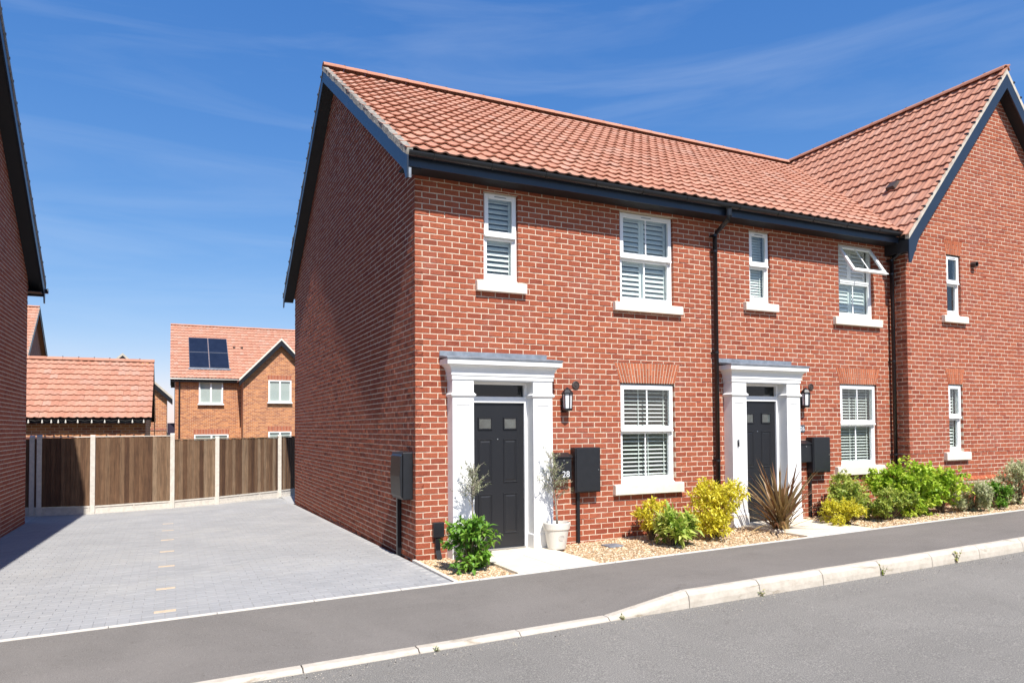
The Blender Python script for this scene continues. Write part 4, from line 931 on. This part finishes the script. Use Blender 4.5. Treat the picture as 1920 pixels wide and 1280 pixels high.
def S_(label, x_, y_, r, h, n, per, L, Wd, mat, seed, **k): return shrub(label, (x_, y_, gz(x_, y_)), r * (1.38 if x_ < 6.8 else 1.42), h * (1.15 if x_ < 6.8 else .92), int(n * 1.7), per, L * 1.1, Wd * 1.1, mat, seed, **k)
S_('glossy bright green shrub beside the near door step', .36, -1.0, .30, .66, 130, 9, .085, .042, 'leaf_green', 11)
S_('small upright golden yellow shrub under the near window', 3.50, -.42, .22, .66, 120, 9, .06, .024, 'leaf_yellow', 12)
S_('low variegated green and yellow shrub in front of the near window', 3.42, -.95, .32, .44, 80, 8, .15, .052, 'leaf_varieg', 13, lift=.45, tmul=(.2, 1))
S_('large golden yellow shrub between the window and the further door', 4.42, -.75, .42, .76, 260, 10, .075, .026, 'leaf_yellow', 14, lobes=9)
S_('low golden shrub at the edge of the path to the further door', 6.92, -1.0, .36, .48, 190, 8, .05, .020, 'leaf_yellow', 15, tmul=(.0, .75))
S_('mid green shrub in front of the further lower window', 7.35, -.62, .48, .92, 300, 9, .06, .030, 'leaf_mid', 16)
S_('spreading green shrub in the middle of the right hand bed', 7.9, -1.02, .52, .66, 330, 9, .05, .026, 'leaf_mid', 17, tmul=(0, .9), lobes=10)
S_('tall lime green shrub below the corner downpipe', 8.62, -.78, .58, 1.10, 340, 9, .085, .046, 'leaf_lime', 18, lobes=11)
S_('bright lime shrub leaning against the plinth of the gabled house', 9.35, -.95, .40, .98, 170, 9, .085, .046, 'leaf_lime', 19)
S_('low silvery variegated shrub below the gabled house window', 9.98, -1.12, .52, .66, 360, 8, .05, .022, 'leaf_pale', 20, lobes=10)
S_('small dark green shrub between the two silvery shrubs', 10.72, -1.10, .30, .52, 110, 8, .06, .03, 'leaf_green', 21)
S_('taller silvery pink shrub at the right end of the bed', 11.55, -1.0, .60, .92, 360, 8, .055, .024, 'leaf_pale', 22, lobes=11)
# phormium
ph = thing('phormium', 'bronze spiky flax plant with sword leaves before the further door', 'plant'); ph.location = (5.66, -.80, gz(5.66, -.8)); rng = np.random.default_rng(31)
for i in range(105):
    a = rng.uniform(0, 2 * math.pi); lean = abs(rng.normal(0, .78)) + .04; lean = min(lean, 1.7); L = rng.uniform(.75, 1.25) * (1.0 if lean < .8 else .8); w = rng.uniform(.038, .062); bend = rng.uniform(.15, .6) * (1 + lean)
    m = MB(); d = np.array((math.cos(a), math.sin(a), 0)); s = np.array((-math.sin(a), math.cos(a), 0)); p = np.array((rng.normal(0, .05), rng.normal(0, .04), -.01)); rows = []; th = lean * .55
    for k in range(7):
        f = k / 6; ww = w * (1 - f ** 2.2) * (.75 + .5 * min(1, f * 3)) / 1.2; n_ = np.array((0, 0, 1)) * math.sin(th) - d * math.cos(th) * -1 * .0
        rows.append([p - s * ww / 2 + d * .15 * ww, p - d * .1 * ww, p + s * ww / 2 + d * .15 * ww]); th += bend * .16; p = p + (d * math.sin(th) + np.array((0, 0, 1)) * math.cos(th)) * L / 6
        if p[2] < .02: p[2] = .02
    vs = [q for r_ in rows for q in r_]; fs = []
    for k in range(6):
        for j in range(2): fs.append((k * 3 + j, k * 3 + j + 1, k * 3 + 3 + j + 1, k * 3 + 3 + j))
    m.add(vs, fs, float(rng.random())); m.build('leaf', 'leaf_bronze', ph)
# olives
def olive(label, x_, y_, zb, ht, clear, spread_, seed, lean=(0, 0), n_tw=44):
    rng = np.random.default_rng(seed); t = thing('olive_tree', label, 'tree', 'young olive trees beside the near door'); t.location = (x_, y_, zb)
    tk = MB(); path = [(lean[0] * f + .012 * math.sin(f * 7), lean[1] * f, f * ht * .92) for f in np.linspace(0, 1, 9)]; tk.tube(path, list(np.linspace(.016, .004, 9)), 8)
    P, D = [], []; lim = MB()
    for i in range(n_tw):
        f = rng.uniform(clear, .93); b = np.array((lean[0] * f, lean[1] * f, f * ht * .92)); a = rng.uniform(0, 6.28); el = rng.uniform(.25, 1.2); L = rng.uniform(.14, .40) * spread_ * (1.25 - f * .6)
        d = np.array((math.cos(a) * math.cos(el), math.sin(a) * math.cos(el), math.sin(el))); e = b + d * L + (0, 0, -.05 * L); lim.tube([tuple(b), tuple(b + d * L * .5 + (0, 0, .02)), tuple(e)], [.005, .003, .0015], 5)
        for k in range(int(8 + L * 46)):
            g = rng.uniform(.2, 1.05); P.append(b + (e - b) * g + rng.normal(0, .008, 3)); D.append(d * .6 + rng.normal(0, .6, 3) + (0, 0, .15))
    n = len(P); V, T, tn = leaves(rng, np.array(P), np.array(D), rng.uniform(.032, .058, n), rng.uniform(.008, .013, n), rng.random(n))
    tk.build('trunk', 'bark', t, smooth=True); lim.build('limbs', 'bark', t); link(bpy.data.objects.new('crown', mesh_np('crown', V, None, tn, MAT['leaf_olive'], tris=T)), t); return t
def plant_pot(label, x_, y_, zb, h=.36, r=.185):
    t = thing('plant_pot', label, 'plant pot', 'cream pots beside the near door'); t.location = (x_, y_, zb)
    MB().lathe(0, 0, [(r * .66, 0), (r * .68, .01), (r * .93, h * .74), (r * 1.0, h * .76), (r * 1.04, h * .97), (r * 1.02, h), (r * .94, h), (r * .90, h * .86)], 40, cap1=False).build('body', 'pot', t, smooth=False, bevel=0)
    MB().lathe(0, 0, [(r * .9, h * .86), (r * .3, h * .89), (.001, h * .89)], 30).build('soil', 'soil', t)
    for rr in (.034, .030):
        pass
    ring = MB(); pts = []; n = 26
    for k in range(n + 1):
        a = 2 * math.pi * k / n; zz = h * .44 + .038 * math.sin(a); an = -math.pi / 2 - .05 + .25 * math.cos(a); rad = r * (.68 + .25 * (zz / (h * .74))) + .0006; pts.append((rad * math.cos(an), rad * math.sin(an), zz))
    ring.tube(pts, .0028, 5)
    for dz in (-.018, 0, .018):
        zz = h * .44 + dz; rad = r * (.68 + .25 * (zz / (h * .74))) + .0006; ring.tube([(rad * math.cos(-math.pi / 2 - .05 + q), rad * math.sin(-math.pi / 2 - .05 + q), zz) for q in (-.13, 0, .13)], .0022, 5)
    ring.build('crest', 'pot_mark', t); return t
plant_pot('cream pot with small crest holding the olive right of the near door', 1.92, -.36, .075)
plant_pot('cream pot behind the glossy green shrub left of the near door', .62, -.42, .04)
olive('young olive tree in the cream pot below the number 28 letterbox', 1.93, -.36, .075 + .31, 1.12, .30, .85, 41, (-.10, 0))
olive('young olive tree before the left pilaster behind the glossy green shrub', .62, -.42, .04 + .31, 1.02, .42, .95, 42, (.02, -.02), 40)
# weeds along the kerb
def weed(label, x_, y_, z_, h, seed, mat='leaf_mid', n=26):
    rng = np.random.default_rng(seed); t = thing('weed', label, 'weed', 'weeds growing along the kerb'); t.location = (x_, y_, z_); P, D = [], []
    st = MB()
    for i in range(4):
        e = np.array((rng.normal(0, .25) * h, rng.normal(0, .2) * h, h * rng.uniform(.6, 1))); st.tube([(0, 0, -.01), tuple(e)], [.003, .0015], 5)
        for k in range(n // 4): g = rng.uniform(.15, 1); P.append(e * g); D.append(rng.normal(0, .8, 3) + (0, 0, .3))
    m = len(P); V, T, tn = leaves(rng, np.array(P), np.array(D), rng.uniform(.02, .045, m), rng.uniform(.009, .02, m), rng.random(m))
    st.build('stems', 'stem', t); link(bpy.data.objects.new('foliage', mesh_np('foliage', V, None, tn, MAT[mat], tris=T)), t)
weed('reddish weed at the kerb, second from the frame edge', 4.42, YK - .012, z_road(4.42), .16, 51); weed('tallest reddish weed at the kerb near the frame edge', 5.75, YK - .012, z_road(5.7), .19, 52, n=34)
weed('tiny weed where the dropped kerb begins to rise', .86, YK - .012, z_road(.86), .045, 53, n=16); weed('small pale grass tuft beside the dropped kerb', -.95, YK - .012, z_road(-.9), .04, 54, 'leaf_pale', 20)
weed('small weed at a kerb joint below the yellow shrubs', 2.57, YK - .012, z_road(2.57), .06, 55, n=16)

# ================================================================== FENCE
fe = thing('fence', 'brown boarded fence with pale concrete posts across the end of the drive', 'fence')
PO = [(-6.75, 10.75, 1.60), (-5.79, 10.46, 1.60), (-5.64, 10.39, 1.61), (-4.56, 10.15, 1.60), (-2.885, 10.60, 1.625), (-1.825, 11.14, 1.53), (-.10, 12.35, 1.55), (1.6, 14.0, 1.55)]
GZ = -.195
for x_, y_, zt in PO[:]:
    m = MB(); m.box(-.05, .05, -.05, .05, 0, zt - GZ + .02); m.ring([[(-.05, -.05, zt - GZ + .02), (.05, -.05, zt - GZ + .02), (.05, .05, zt - GZ + .02), (-.05, .05, zt - GZ + .02)], [(-.05, .0, zt - GZ + .05), (.05, .0, zt - GZ + .05), (.05, .05, zt - GZ + .05), (-.05, .05, zt - GZ + .05)]]); o = m.build('post', 'concrete', fe, bevel=.006); o.location = (x_, y_, GZ)
for i in range(len(PO) - 1):
    a, b = Vector(PO[i][:2]), Vector(PO[i + 1][:2]); d = (b - a); L = d.length - .09; d.normalize(); rz = math.atan2(d.y, d.x); s = a + d * .045; zt0 = (PO[i][2] if i >= 5 else PO[i][2]); zt = min(PO[i][2], PO[i + 1][2]) if i == 4 else PO[i][2]; zt -= .02
    if i == 3: zt = 1.595
    if i == 4: zt = 1.50
    def put(o): o.location = (s.x, s.y, GZ); o.rotation_euler = (0, 0, rz)
    g = MB(); g.box(0, L, -.022, .022, -.03, .05); g.box(0, L, -.022, .022, .165, .20); g.box(0, L, -.008, .018, .05, .165)
    npan = max(1, int(L / .55))
    for k in range(npan + 1): xx = min(L - .03, L * k / npan); g.box(max(0, xx - .015), xx + .015, -.021, .0, .05, .165)
    put(g.build('gravel_board', 'concrete', fe, bevel=.003))
    n = max(1, int(round(L / .105)))
    for k in range(n):
        m = MB(); x0, x1 = L * k / n, L * (k + 1) / n + .012; tz = zt - GZ + random.gauss(0, .004)
        m.ring([[(x0, -.020, .205), (x1, -.002, .205), (x1, .008, .205), (x0, .006, .205)], [(x0, -.020, tz), (x1, -.002, tz), (x1, .008, tz), (x0, .006, tz)]], min(1, max(0, random.gauss(.45, .33))))
        put(m.build('plank', 'wood', fe))
    c = MB(); c.box(0, L, -.026, .026, zt - GZ + .006, zt - GZ + .026, .9); put(c.build('capping_rail', 'concrete' if i < 4 else 'wood', fe, bevel=.003))

# ================================================================== NEIGHBOUR ON THE LEFT
hN = thing('neighbouring_house', 'dark red brick gable end at the left edge, wall in shade', 'house')
NX, NY0, NY1 = -5.67, -2.2, 8.86; NS = .735; NR = (NY0 + NY1) / 2; NE = 4.98
def nroof(y_): return NE + NS * ((y_ if y_ < NR else NY0 + NY1 - y_) - NY0 + .36)
def nspan(z):
    e = max(0, (z - (nroof(NY0) - .22)) / NS); return (e, NY1 - NY0 - e)
# wall faces +x: u runs along +y
brick_wall(NY1 - NY0, 8.9, (NX, NY0), math.pi / 2, [], [hN], span=nspan, n_single=0, wall_name='gable_wall', zshift=-.03, MD=.0018)
MB().box(NX - 8, NX - .02, NY0, NY1, -.3, 4.9).build('body', 'brick_far_red', hN)
NO = NX + .26
rN = deck(hN, 'roof', [(NX - 8, NR, nroof(NR)), (NO, NR, nroof(NR)), (NO, NY1 + .40, nroof(NY1 + .40)), (NX - 8, NY1 + .40, nroof(NY1 + .40))][::-1], .09, 'tile')
deck(rN, 'front_slope', [(NX - 8, NY0 - .4, nroof(NY0 - .4)), (NO, NY0 - .4, nroof(NY0 - .4)), (NO, NR, nroof(NR)), (NX - 8, NR, nroof(NR))], .09, 'tile')
MB().extrude([(NR, nroof(NR) - .09), (NR, nroof(NR) - .32), (NY1 + .28, nroof(NY1 + .28) - .34), (NY1 + .33, 4.52), (NY1 + .40, 4.52), (NY1 + .40, nroof(NY1 + .40) - .09)], 'x', NO - .024, NO).build('bargeboard', 'navy', hN, bevel=.003)
MB().extrude([(NR, nroof(NR) - .09), (NR, nroof(NR) - .32), (NY0 - .40, nroof(NY0 - .40) - .32), (NY0 - .40, nroof(NY0 - .40) - .09)][::-1], 'x', NO - .024, NO).build('bargeboard', 'navy', hN, bevel=.003)
MB().ring([[(NO - .024, y_, nroof(y_) - .30), (NX, y_, nroof(y_) - .30), (NX, y_, nroof(y_) - .1), (NO - .024, y_, nroof(y_) - .1)] for y_ in (NR, NY1 + .36)]).build('verge_soffit', 'soffit', hN)
MB().ring([[(NO - .024, y_, nroof(y_) - .30), (NX, y_, nroof(y_) - .30), (NX, y_, nroof(y_) - .1), (NO - .024, y_, nroof(y_) - .1)] for y_ in (NY0 - .36, NR)]).build('verge_soffit', 'soffit', hN)
MB().box(NX - 4, NO - .03, NY1, NY1 + .34, 4.70, 4.72).build('eave_soffit', 'soffit', hN); MB().box(NX - 4, NO - .03, NY1 + .34, NY1 + .36, 4.66, 4.86).build('fascia', 'navy', hN)
gt = MB(); gt.tube([(NX - 4, NY1 + .44, 4.80), (NO + .05, NY1 + .44, 4.80)], .055, 10); gt.build('gutter', 'black', hN)
m = MB(); m.ring([[(NO - .06, y_, nroof(y_) - .08), (NO + .012, y_, nroof(y_) - .08), (NO + .012, y_, nroof(y_) + .05), (NO - .06, y_, nroof(y_) + .05)] for y_ in np.linspace(NR, NY1 + .42, 20)]); m.build('verge_strip', 'verge', rN)
for y_ in np.arange(NR + .2, NY1 + .4, .33):
    k = MB(); k.box(NO - .02, NO + .02, y_ - .012, y_ + .012, nroof(y_) + .03, nroof(y_) + .07); k.build('verge_clip', 'black', rN)
MB().box(NX + .002, NX + .05, 5.2, 6.20, -.2, .42).build('meter_door', 'brick_far_red', hN, bevel=.01)

# ================================================================== BEHIND THE FENCE
def pane_window(h, x0, x1, z0, z1, y_, mull=(.5,), sill=True, blind='blind_dull', cas=True):
    f = MB(); f.frame(x0, x1, z0, z1, .07, y_ - .02, y_ + .05)
    for q in mull: xm = x0 + (x1 - x0) * q; f.box(xm - .045, xm + .045, y_ - .025, y_ + .05, z0 + .07, z1 - .07)
    w = f.build('window', 'white', h); xs = [x0 + .07] + [x0 + (x1 - x0) * q for q in mull] + [x1 - .07]
    for a, b in zip(xs[:-1], xs[1:]): MB().box(a + .04, b - .04, y_ + .012, y_ + .018, z0 + .07, z1 - .07).build('pane', 'glass', w)
    MB().box(x0 + .02, x1 - .02, y_ + .05, y_ + .06, z0 + .02, z1 - .02).build('blind', blind, w)
    if sill: MB().box(x0 - .06, x1 + .06, y_ - .09, y_ + .03, z0 - .07, z0 - .002).build('window_sill', 'white', w)
    return w
def soldier(h, x0, x1, z0, z1, y_):
    par = MB().box(x0, x1, y_ - .004, y_ + .05, z0, z1).build('lintel', 'mortar', h); n = int((x1 - x0) / .08)
    for i in range(n):
        a = x0 + (x1 - x0) * i / n; MB().box(a + .006, a + (x1 - x0) / n - .006, y_ - .012, y_, z0 + .004, z1 - .004, random.random() * .4).build('brick', 'arch_brick' if i % 3 else 'brick', par)
# garage
gr = thing('garage', 'low orange brick outbuilding with red pantile roof behind the fence', 'garage'); GY = 15.3; GX1 = -3.62
MB().box(-12, GX1, GY, GY + 5.6, -.3, 2.12).build('wall', 'brick_far', gr)
MB().extrude([(GY, 2.12), (GY + 5.6, 2.12), (GY + 2.8, 4.1)], 'x', GX1 - .2, GX1 - .001).build('gable', 'brick_far', gr)
GS = (4.02 - 2.13) / 3.05
rg = deck(gr, 'roof', [(-12, GY - .3, 2.12), (GX1 + .17, GY - .3, 2.12), (GX1 + .17, GY + 2.8, 2.12 + GS * 3.1), (-12, GY + 2.8, 2.12 + GS * 3.1)], .06)
deck(rg, 'rear_slope', [(-12, GY + 2.8, 2.12 + GS * 3.1), (GX1 + .17, GY + 2.8, 2.12 + GS * 3.1), (GX1 + .17, GY + 5.9, 2.12), (-12, GY + 5.9, 2.12)], .06)
tile_roof(rg, (GX1 + .17 - 34 * TW, GY - .34, 2.10), (1, 0, 0), (0, 1, GS), 34, 11, nseg=8, n_single=300)
ridge_tiles(rg, (-11, GY + 2.8, 2.12 + GS * 3.1 + .05), (GX1 + .18, GY + 2.8, 2.12 + GS * 3.1 + .05))
MB().box(-12, GX1 + .0, GY - .25, GY - .23, 1.97, 2.10).build('fascia', 'black', gr); MB().box(-12, GX1, GY - .23, GY, 1.985, 2.0).build('soffit', 'soffit', gr)
MB().extrude([(GY - .32, 2.04), (GY - .32, 1.86), (GY + 2.8, 2.12 + GS * 3.1 - .28), (GY + 2.8, 2.12 + GS * 3.1 - .06)], 'x', GX1 + .13, GX1 + .15).build('bargeboard', 'black', gr)
MB().extrude([(GY + 5.92, 2.04), (GY + 5.92, 1.5), (GY + 5.6, 1.62), (GY + 2.8, 2.12 + GS * 3.1 - .28), (GY + 2.8, 2.12 + GS * 3.1 - .06)][::-1], 'x', GX1 + .13, GX1 + .15).build('bargeboard', 'black', gr)
sl_ = thing('string_lights', 'string of small bulbs hung along the outbuilding eave', 'string lights')
bx = [-6.56, -6.23, -6.01, -5.84, -5.66, -5.36, -5.01, -4.68, -4.32, -3.96, -3.66]; wr = []
for i, xb in enumerate(bx):
    b = MB(); b.lathe(xb, GY - .31, [(.010, 2.075), (.014, 2.05), (.012, 2.04), (.024, 2.01), (.024, 1.99), (.014, 1.965), (.003, 1.96)], 12); b.build('bulb', 'bulb', sl_, smooth=True)
    wr.append((xb, GY - .31, 2.07));
    if i + 1 < len(bx): wr.append(((xb + bx[i + 1]) / 2, GY - .31, 2.035))
MB().tube(wr, .006, 5).build('cable', 'wire', sl_)
# house with solar panels
hS = thing('detached_house', 'orange brick house with solar panels on a red pantile roof', 'house'); SY = 36.0
MB().box(-2.72, 9, SY, SY + 8.6, -.4, 4.62).build('wall', 'brick_far', hS)
SE = 4.74; SS = (8.35 - 4.74) / 4.8
rS = deck(hS, 'roof', [(-2.95, SY - .3, SE), (9.3, SY - .3, SE), (9.3, SY + 4.5, SE + SS * 4.8), (-2.95, SY + 4.5, SE + SS * 4.8)], .08)
deck(rS, 'rear_slope', [(-2.95, SY + 4.5, SE + SS * 4.8), (9.3, SY + 4.5, SE + SS * 4.8), (9.3, SY + 9, SE), (-2.95, SY + 9, SE)], .08)
tile_roof(rS, (-2.98, SY - .34, SE - .02), (1, 0, 0), (0, 1, SS), 44, 18, nseg=8, n_single=0); ridge_tiles(rS, (-2.98, SY + 4.5, SE + SS * 4.8 + .05), (7, SY + 4.5, SE + SS * 4.8 + .05), clips=False)
MB().extrude([(SY, 4.62), (SY + 8.6, 4.62), (SY + 4.3, SE + SS * 4.3)], 'x', -2.72, -2.5).build('gable', 'brick_far', hS)
MB().box(-2.96, .75, SY - .30, SY - .27, 4.5, 4.72).build('fascia', 'black', hS); MB().box(-2.9, .75, SY - .27, SY, 4.55, 4.57).build('soffit', 'soffit', hS); gt = MB(); gt.tube([(-2.98, SY - .36, 4.66), (.75, SY - .36, 4.66)], .06, 8); gt.build('gutter', 'black', hS)
MB().extrude([(SY - .32, SE - .06), (SY - .32, 4.28), (SY + 4.5, SE + SS * 4.8 - .3), (SY + 4.5, SE + SS * 4.8 - .08)], 'x', -2.97, -2.94).build('bargeboard', 'black', hS)
d = MB(); d.tube([(-2.5, SY - .1, 4.5), (-2.5, SY - .1, -.2)], .045, 8); d.build('downpipe', 'black', hS)
U_, V_ = Vector((1, 0, 0)), Vector((0, 1, SS)).normalized(); N_ = U_.cross(V_)
for i in range(2):
    for j in range(2):
        x0 = -1.98 + i * 1.10; v0 = .95 + j * 1.72; p = MB(); p.box(0, 1.085, 0, 1.705, 0, .05); o = p.build('solar_panel', 'solar', rS); m_ = Matrix((U_, V_, N_)).transposed().to_4x4(); m_.translation = Vector((x0, SY - .3, SE)) + V_ * v0 + N_ * .075; o.matrix_world = m_
        p = MB(); 
        for a, b, c, d_ in ((0, 1.085, 0, .022), (0, 1.085, 1.683, 1.705), (0, .022, .022, 1.683), (1.063, 1.085, .022, 1.683)): p.box(a, b, c, d_, .0505, .056)
        q = p.build('panel_frame', 'solar_frame', o)
p = MB(); p.box(-2.05, .27, SY - .3 + .0, SY - .29, SE, SE + .01)
p = MB(); p.box(0, 2.3, 0, .14, 0, .03); o = p.build('panel_flashing', 'lead', rS); m_ = Matrix((U_, V_, N_)).transposed().to_4x4(); m_.translation = Vector((-2.03, SY - .3, SE)) + V_ * .80 + N_ * .075; o.matrix_world = m_
for xv in (.6, 1.05):
    p = MB(); p.box(-.07, .07, -.06, .06, 0, .09); o = p.build('tile_vent', 'vent', rS); o.location = Vector((xv, SY - .3, SE)) + V_ * 3.4 + N_ * .05
pane_window(hS, -1.48, -.18, 3.27, 4.56, SY - .08); pane_window(hS, -1.72, .13, -.1, 1.49, SY - .08, (.5,), False); soldier(hS, -1.75, .16, 1.52, 1.80, SY)
# its front gable wing
wy = SY - 1.5; wx0, wx1 = .82, 4.95; wc = (wx0 + wx1) / 2; wz = 7.02
MB().box(wx0, wx1, wy, SY + .5, -.4, 4.5).build('wing_wall', 'brick_far', hS)
wsl = (wz - 4.62) / (wc - wx0 + .22)
def wroof(x_): return wz - abs(x_ - wc) * wsl
MB().extrude([(wx0, 4.5), (wx1, 4.5), (wx1, wroof(wx1) - .1), (wc, wz - .1), (wx0, wroof(wx0) - .1)], 'y', wy, wy + .3).build('wing_gable', 'brick_far', hS)
for s in (-1, 1):
    xe = wc + s * (wc - wx0 + .25)
    pts = [(wc, wy - .28, wz), (wc, SY + 3, wz), (xe, SY + 3, wroof(xe)), (xe, wy - .28, wroof(xe))]
    deck(hS, 'wing_roof', pts if s > 0 else pts[::-1], .08, 'tile')
    MB().extrude([(xe, wroof(xe) - .06), (xe, wroof(xe) - .36), (wc, wz - .38), (wc, wz - .06)], 'y', wy - .30, wy - .27).build('bargeboard', 'black', hS)
    MB().extrude([(xe, wroof(xe) - .06), (wc, wz - .06), (wc, wz + .06), (xe, wroof(xe) + .06)], 'y', wy - .31, wy - .18).build('verge_strip', 'stone', hS)
pane_window(hS, 2.18, 3.47, 3.34, 4.62, wy - .08); soldier(hS, 2.15, 3.48, 4.66, 4.92, wy); pane_window(hS, 2.18, 3.47, .3, 1.63, wy - .08); soldier(hS, 2.15, 3.50, 1.67, 1.95, wy)
# house glimpsed between garage and solar house
hM = thing('distant_house', 'orange brick house with white edged gable peeping over and beside the outbuilding', 'house'); MY = 29.0
ax, az, ms = -4.98, 5.30, .955
def mroof(x_): return az - abs(x_ - ax) * ms
MB().extrude([(-6.9, -.4), (-3.12, -.4), (-3.12, mroof(-3.12) - .12), (ax, az - .12), (-6.9, mroof(-6.9) - .12)], 'y', MY, MY + 7).build('wall', 'brick_far', hM)
for s in (-1, 1):
    xe = ax + s * 2.12
    pts = [(ax, MY - .22, az), (ax, MY + 7.2, az), (xe, MY + 7.2, mroof(xe)), (xe, MY - .22, mroof(xe))]
    deck(hM, 'roof', pts if s > 0 else pts[::-1], .08, 'tile')
    MB().extrude([(xe, mroof(xe) - .05), (xe, mroof(xe) - .28), (ax, az - .30), (ax, az - .05)], 'y', MY - .24, MY - .20).build('bargeboard', 'black', hM)
    MB().extrude([(xe, mroof(xe) - .05), (ax, az - .05), (ax, az + .07), (xe, mroof(xe) + .07)], 'y', MY - .27, MY - .15).build('verge_strip', 'verge_pale', hM)
MB().box(-6.9, -3.10, MY - .03, MY - .001, 1.75, 1.83).build('brick_band', 'brick_far_red', hM)
g = MB().box(-3.08, -2.76, 29.6, 29.66, -.3, 2.1).build('side_gate', 'gate', None); tag(g, 'dark purple side gate between two orange brick houses', 'gate')
# far house on the left
hF = thing('distant_house', 'far house with steep tiled roof showing above the outbuilding at the left', 'house'); FX = -11.25; FA = 50.0
f_ = lambda y_: 10.40 - abs(y_ - FA) * .87
MB().extrude([(FA - 5, -.4), (FA + 5, -.4), (FA + 5, f_(FA + 5) - .25), (FA, 10.15), (FA - 5, f_(FA - 5) - .25)], 'x', FX - 9, FX - .3).build('wall', 'brick_far_red', hF)
for s in (-1, 1):
    ye = FA + s * 5.4; pts = [(FX - 9, FA, 10.4), (FX, FA, 10.4), (FX, ye, f_(ye)), (FX - 9, ye, f_(ye))]
    rf = deck(hF, 'roof', pts if s < 0 else pts[::-1], .1, 'felt' if s < 0 else 'tile')
    if s < 0: tile_roof(rf, (FX - 23 * TW + .02, ye, f_(ye)), (1, 0, 0), (0, 1, .87), 23, 21, nseg=8, n_single=0); ridge_tiles(rf, (FX - 4, FA, 10.45), (FX, FA, 10.45), clips=False)
    MB().extrude([(FA, 10.32), (FA, 10.0), (ye, f_(ye) - .4), (ye, f_(ye) - .08)], 'x', FX - .03, FX).build('bargeboard', 'black', hF)
    MB().extrude([(FA, 10.45), (FA, 10.32), (ye, f_(ye) - .08), (ye, f_(ye) + .06)], 'x', FX - .1, FX + .02).build('verge_strip', 'verge', hF)

# grit and bits of dry leaf swept along the kerb
rng = np.random.default_rng(77); n = 1500; gx = rng.uniform(-4, 9, n); gy = YK - .03 - np.abs(rng.normal(0, .22, n)) ** 1.2; gs = rng.uniform(.002, .006, n) * (1 + .8 * (rng.random(n) > .93))
V = oct_v[None] * gs[:, None, None] * rng.uniform(.6, 1.3, (n, 7, 3)); X = V + np.stack([gx, gy, z_road(gx) + .02 * np.minimum(1, (YK - gy) / 4) + .001], -1)[:, None]
o = stuff(link(bpy.data.objects.new('road_grit', mesh_np('road_grit', X.reshape(-1, 3), None, np.repeat(rng.random(n), 7), MAT['grit'], tris=(oct_t[None] + (np.arange(n) * 7)[:, None, None]).reshape(-1, 3)))))
tag(o, 'loose grit scattered on the road along the kerb', 'grit')
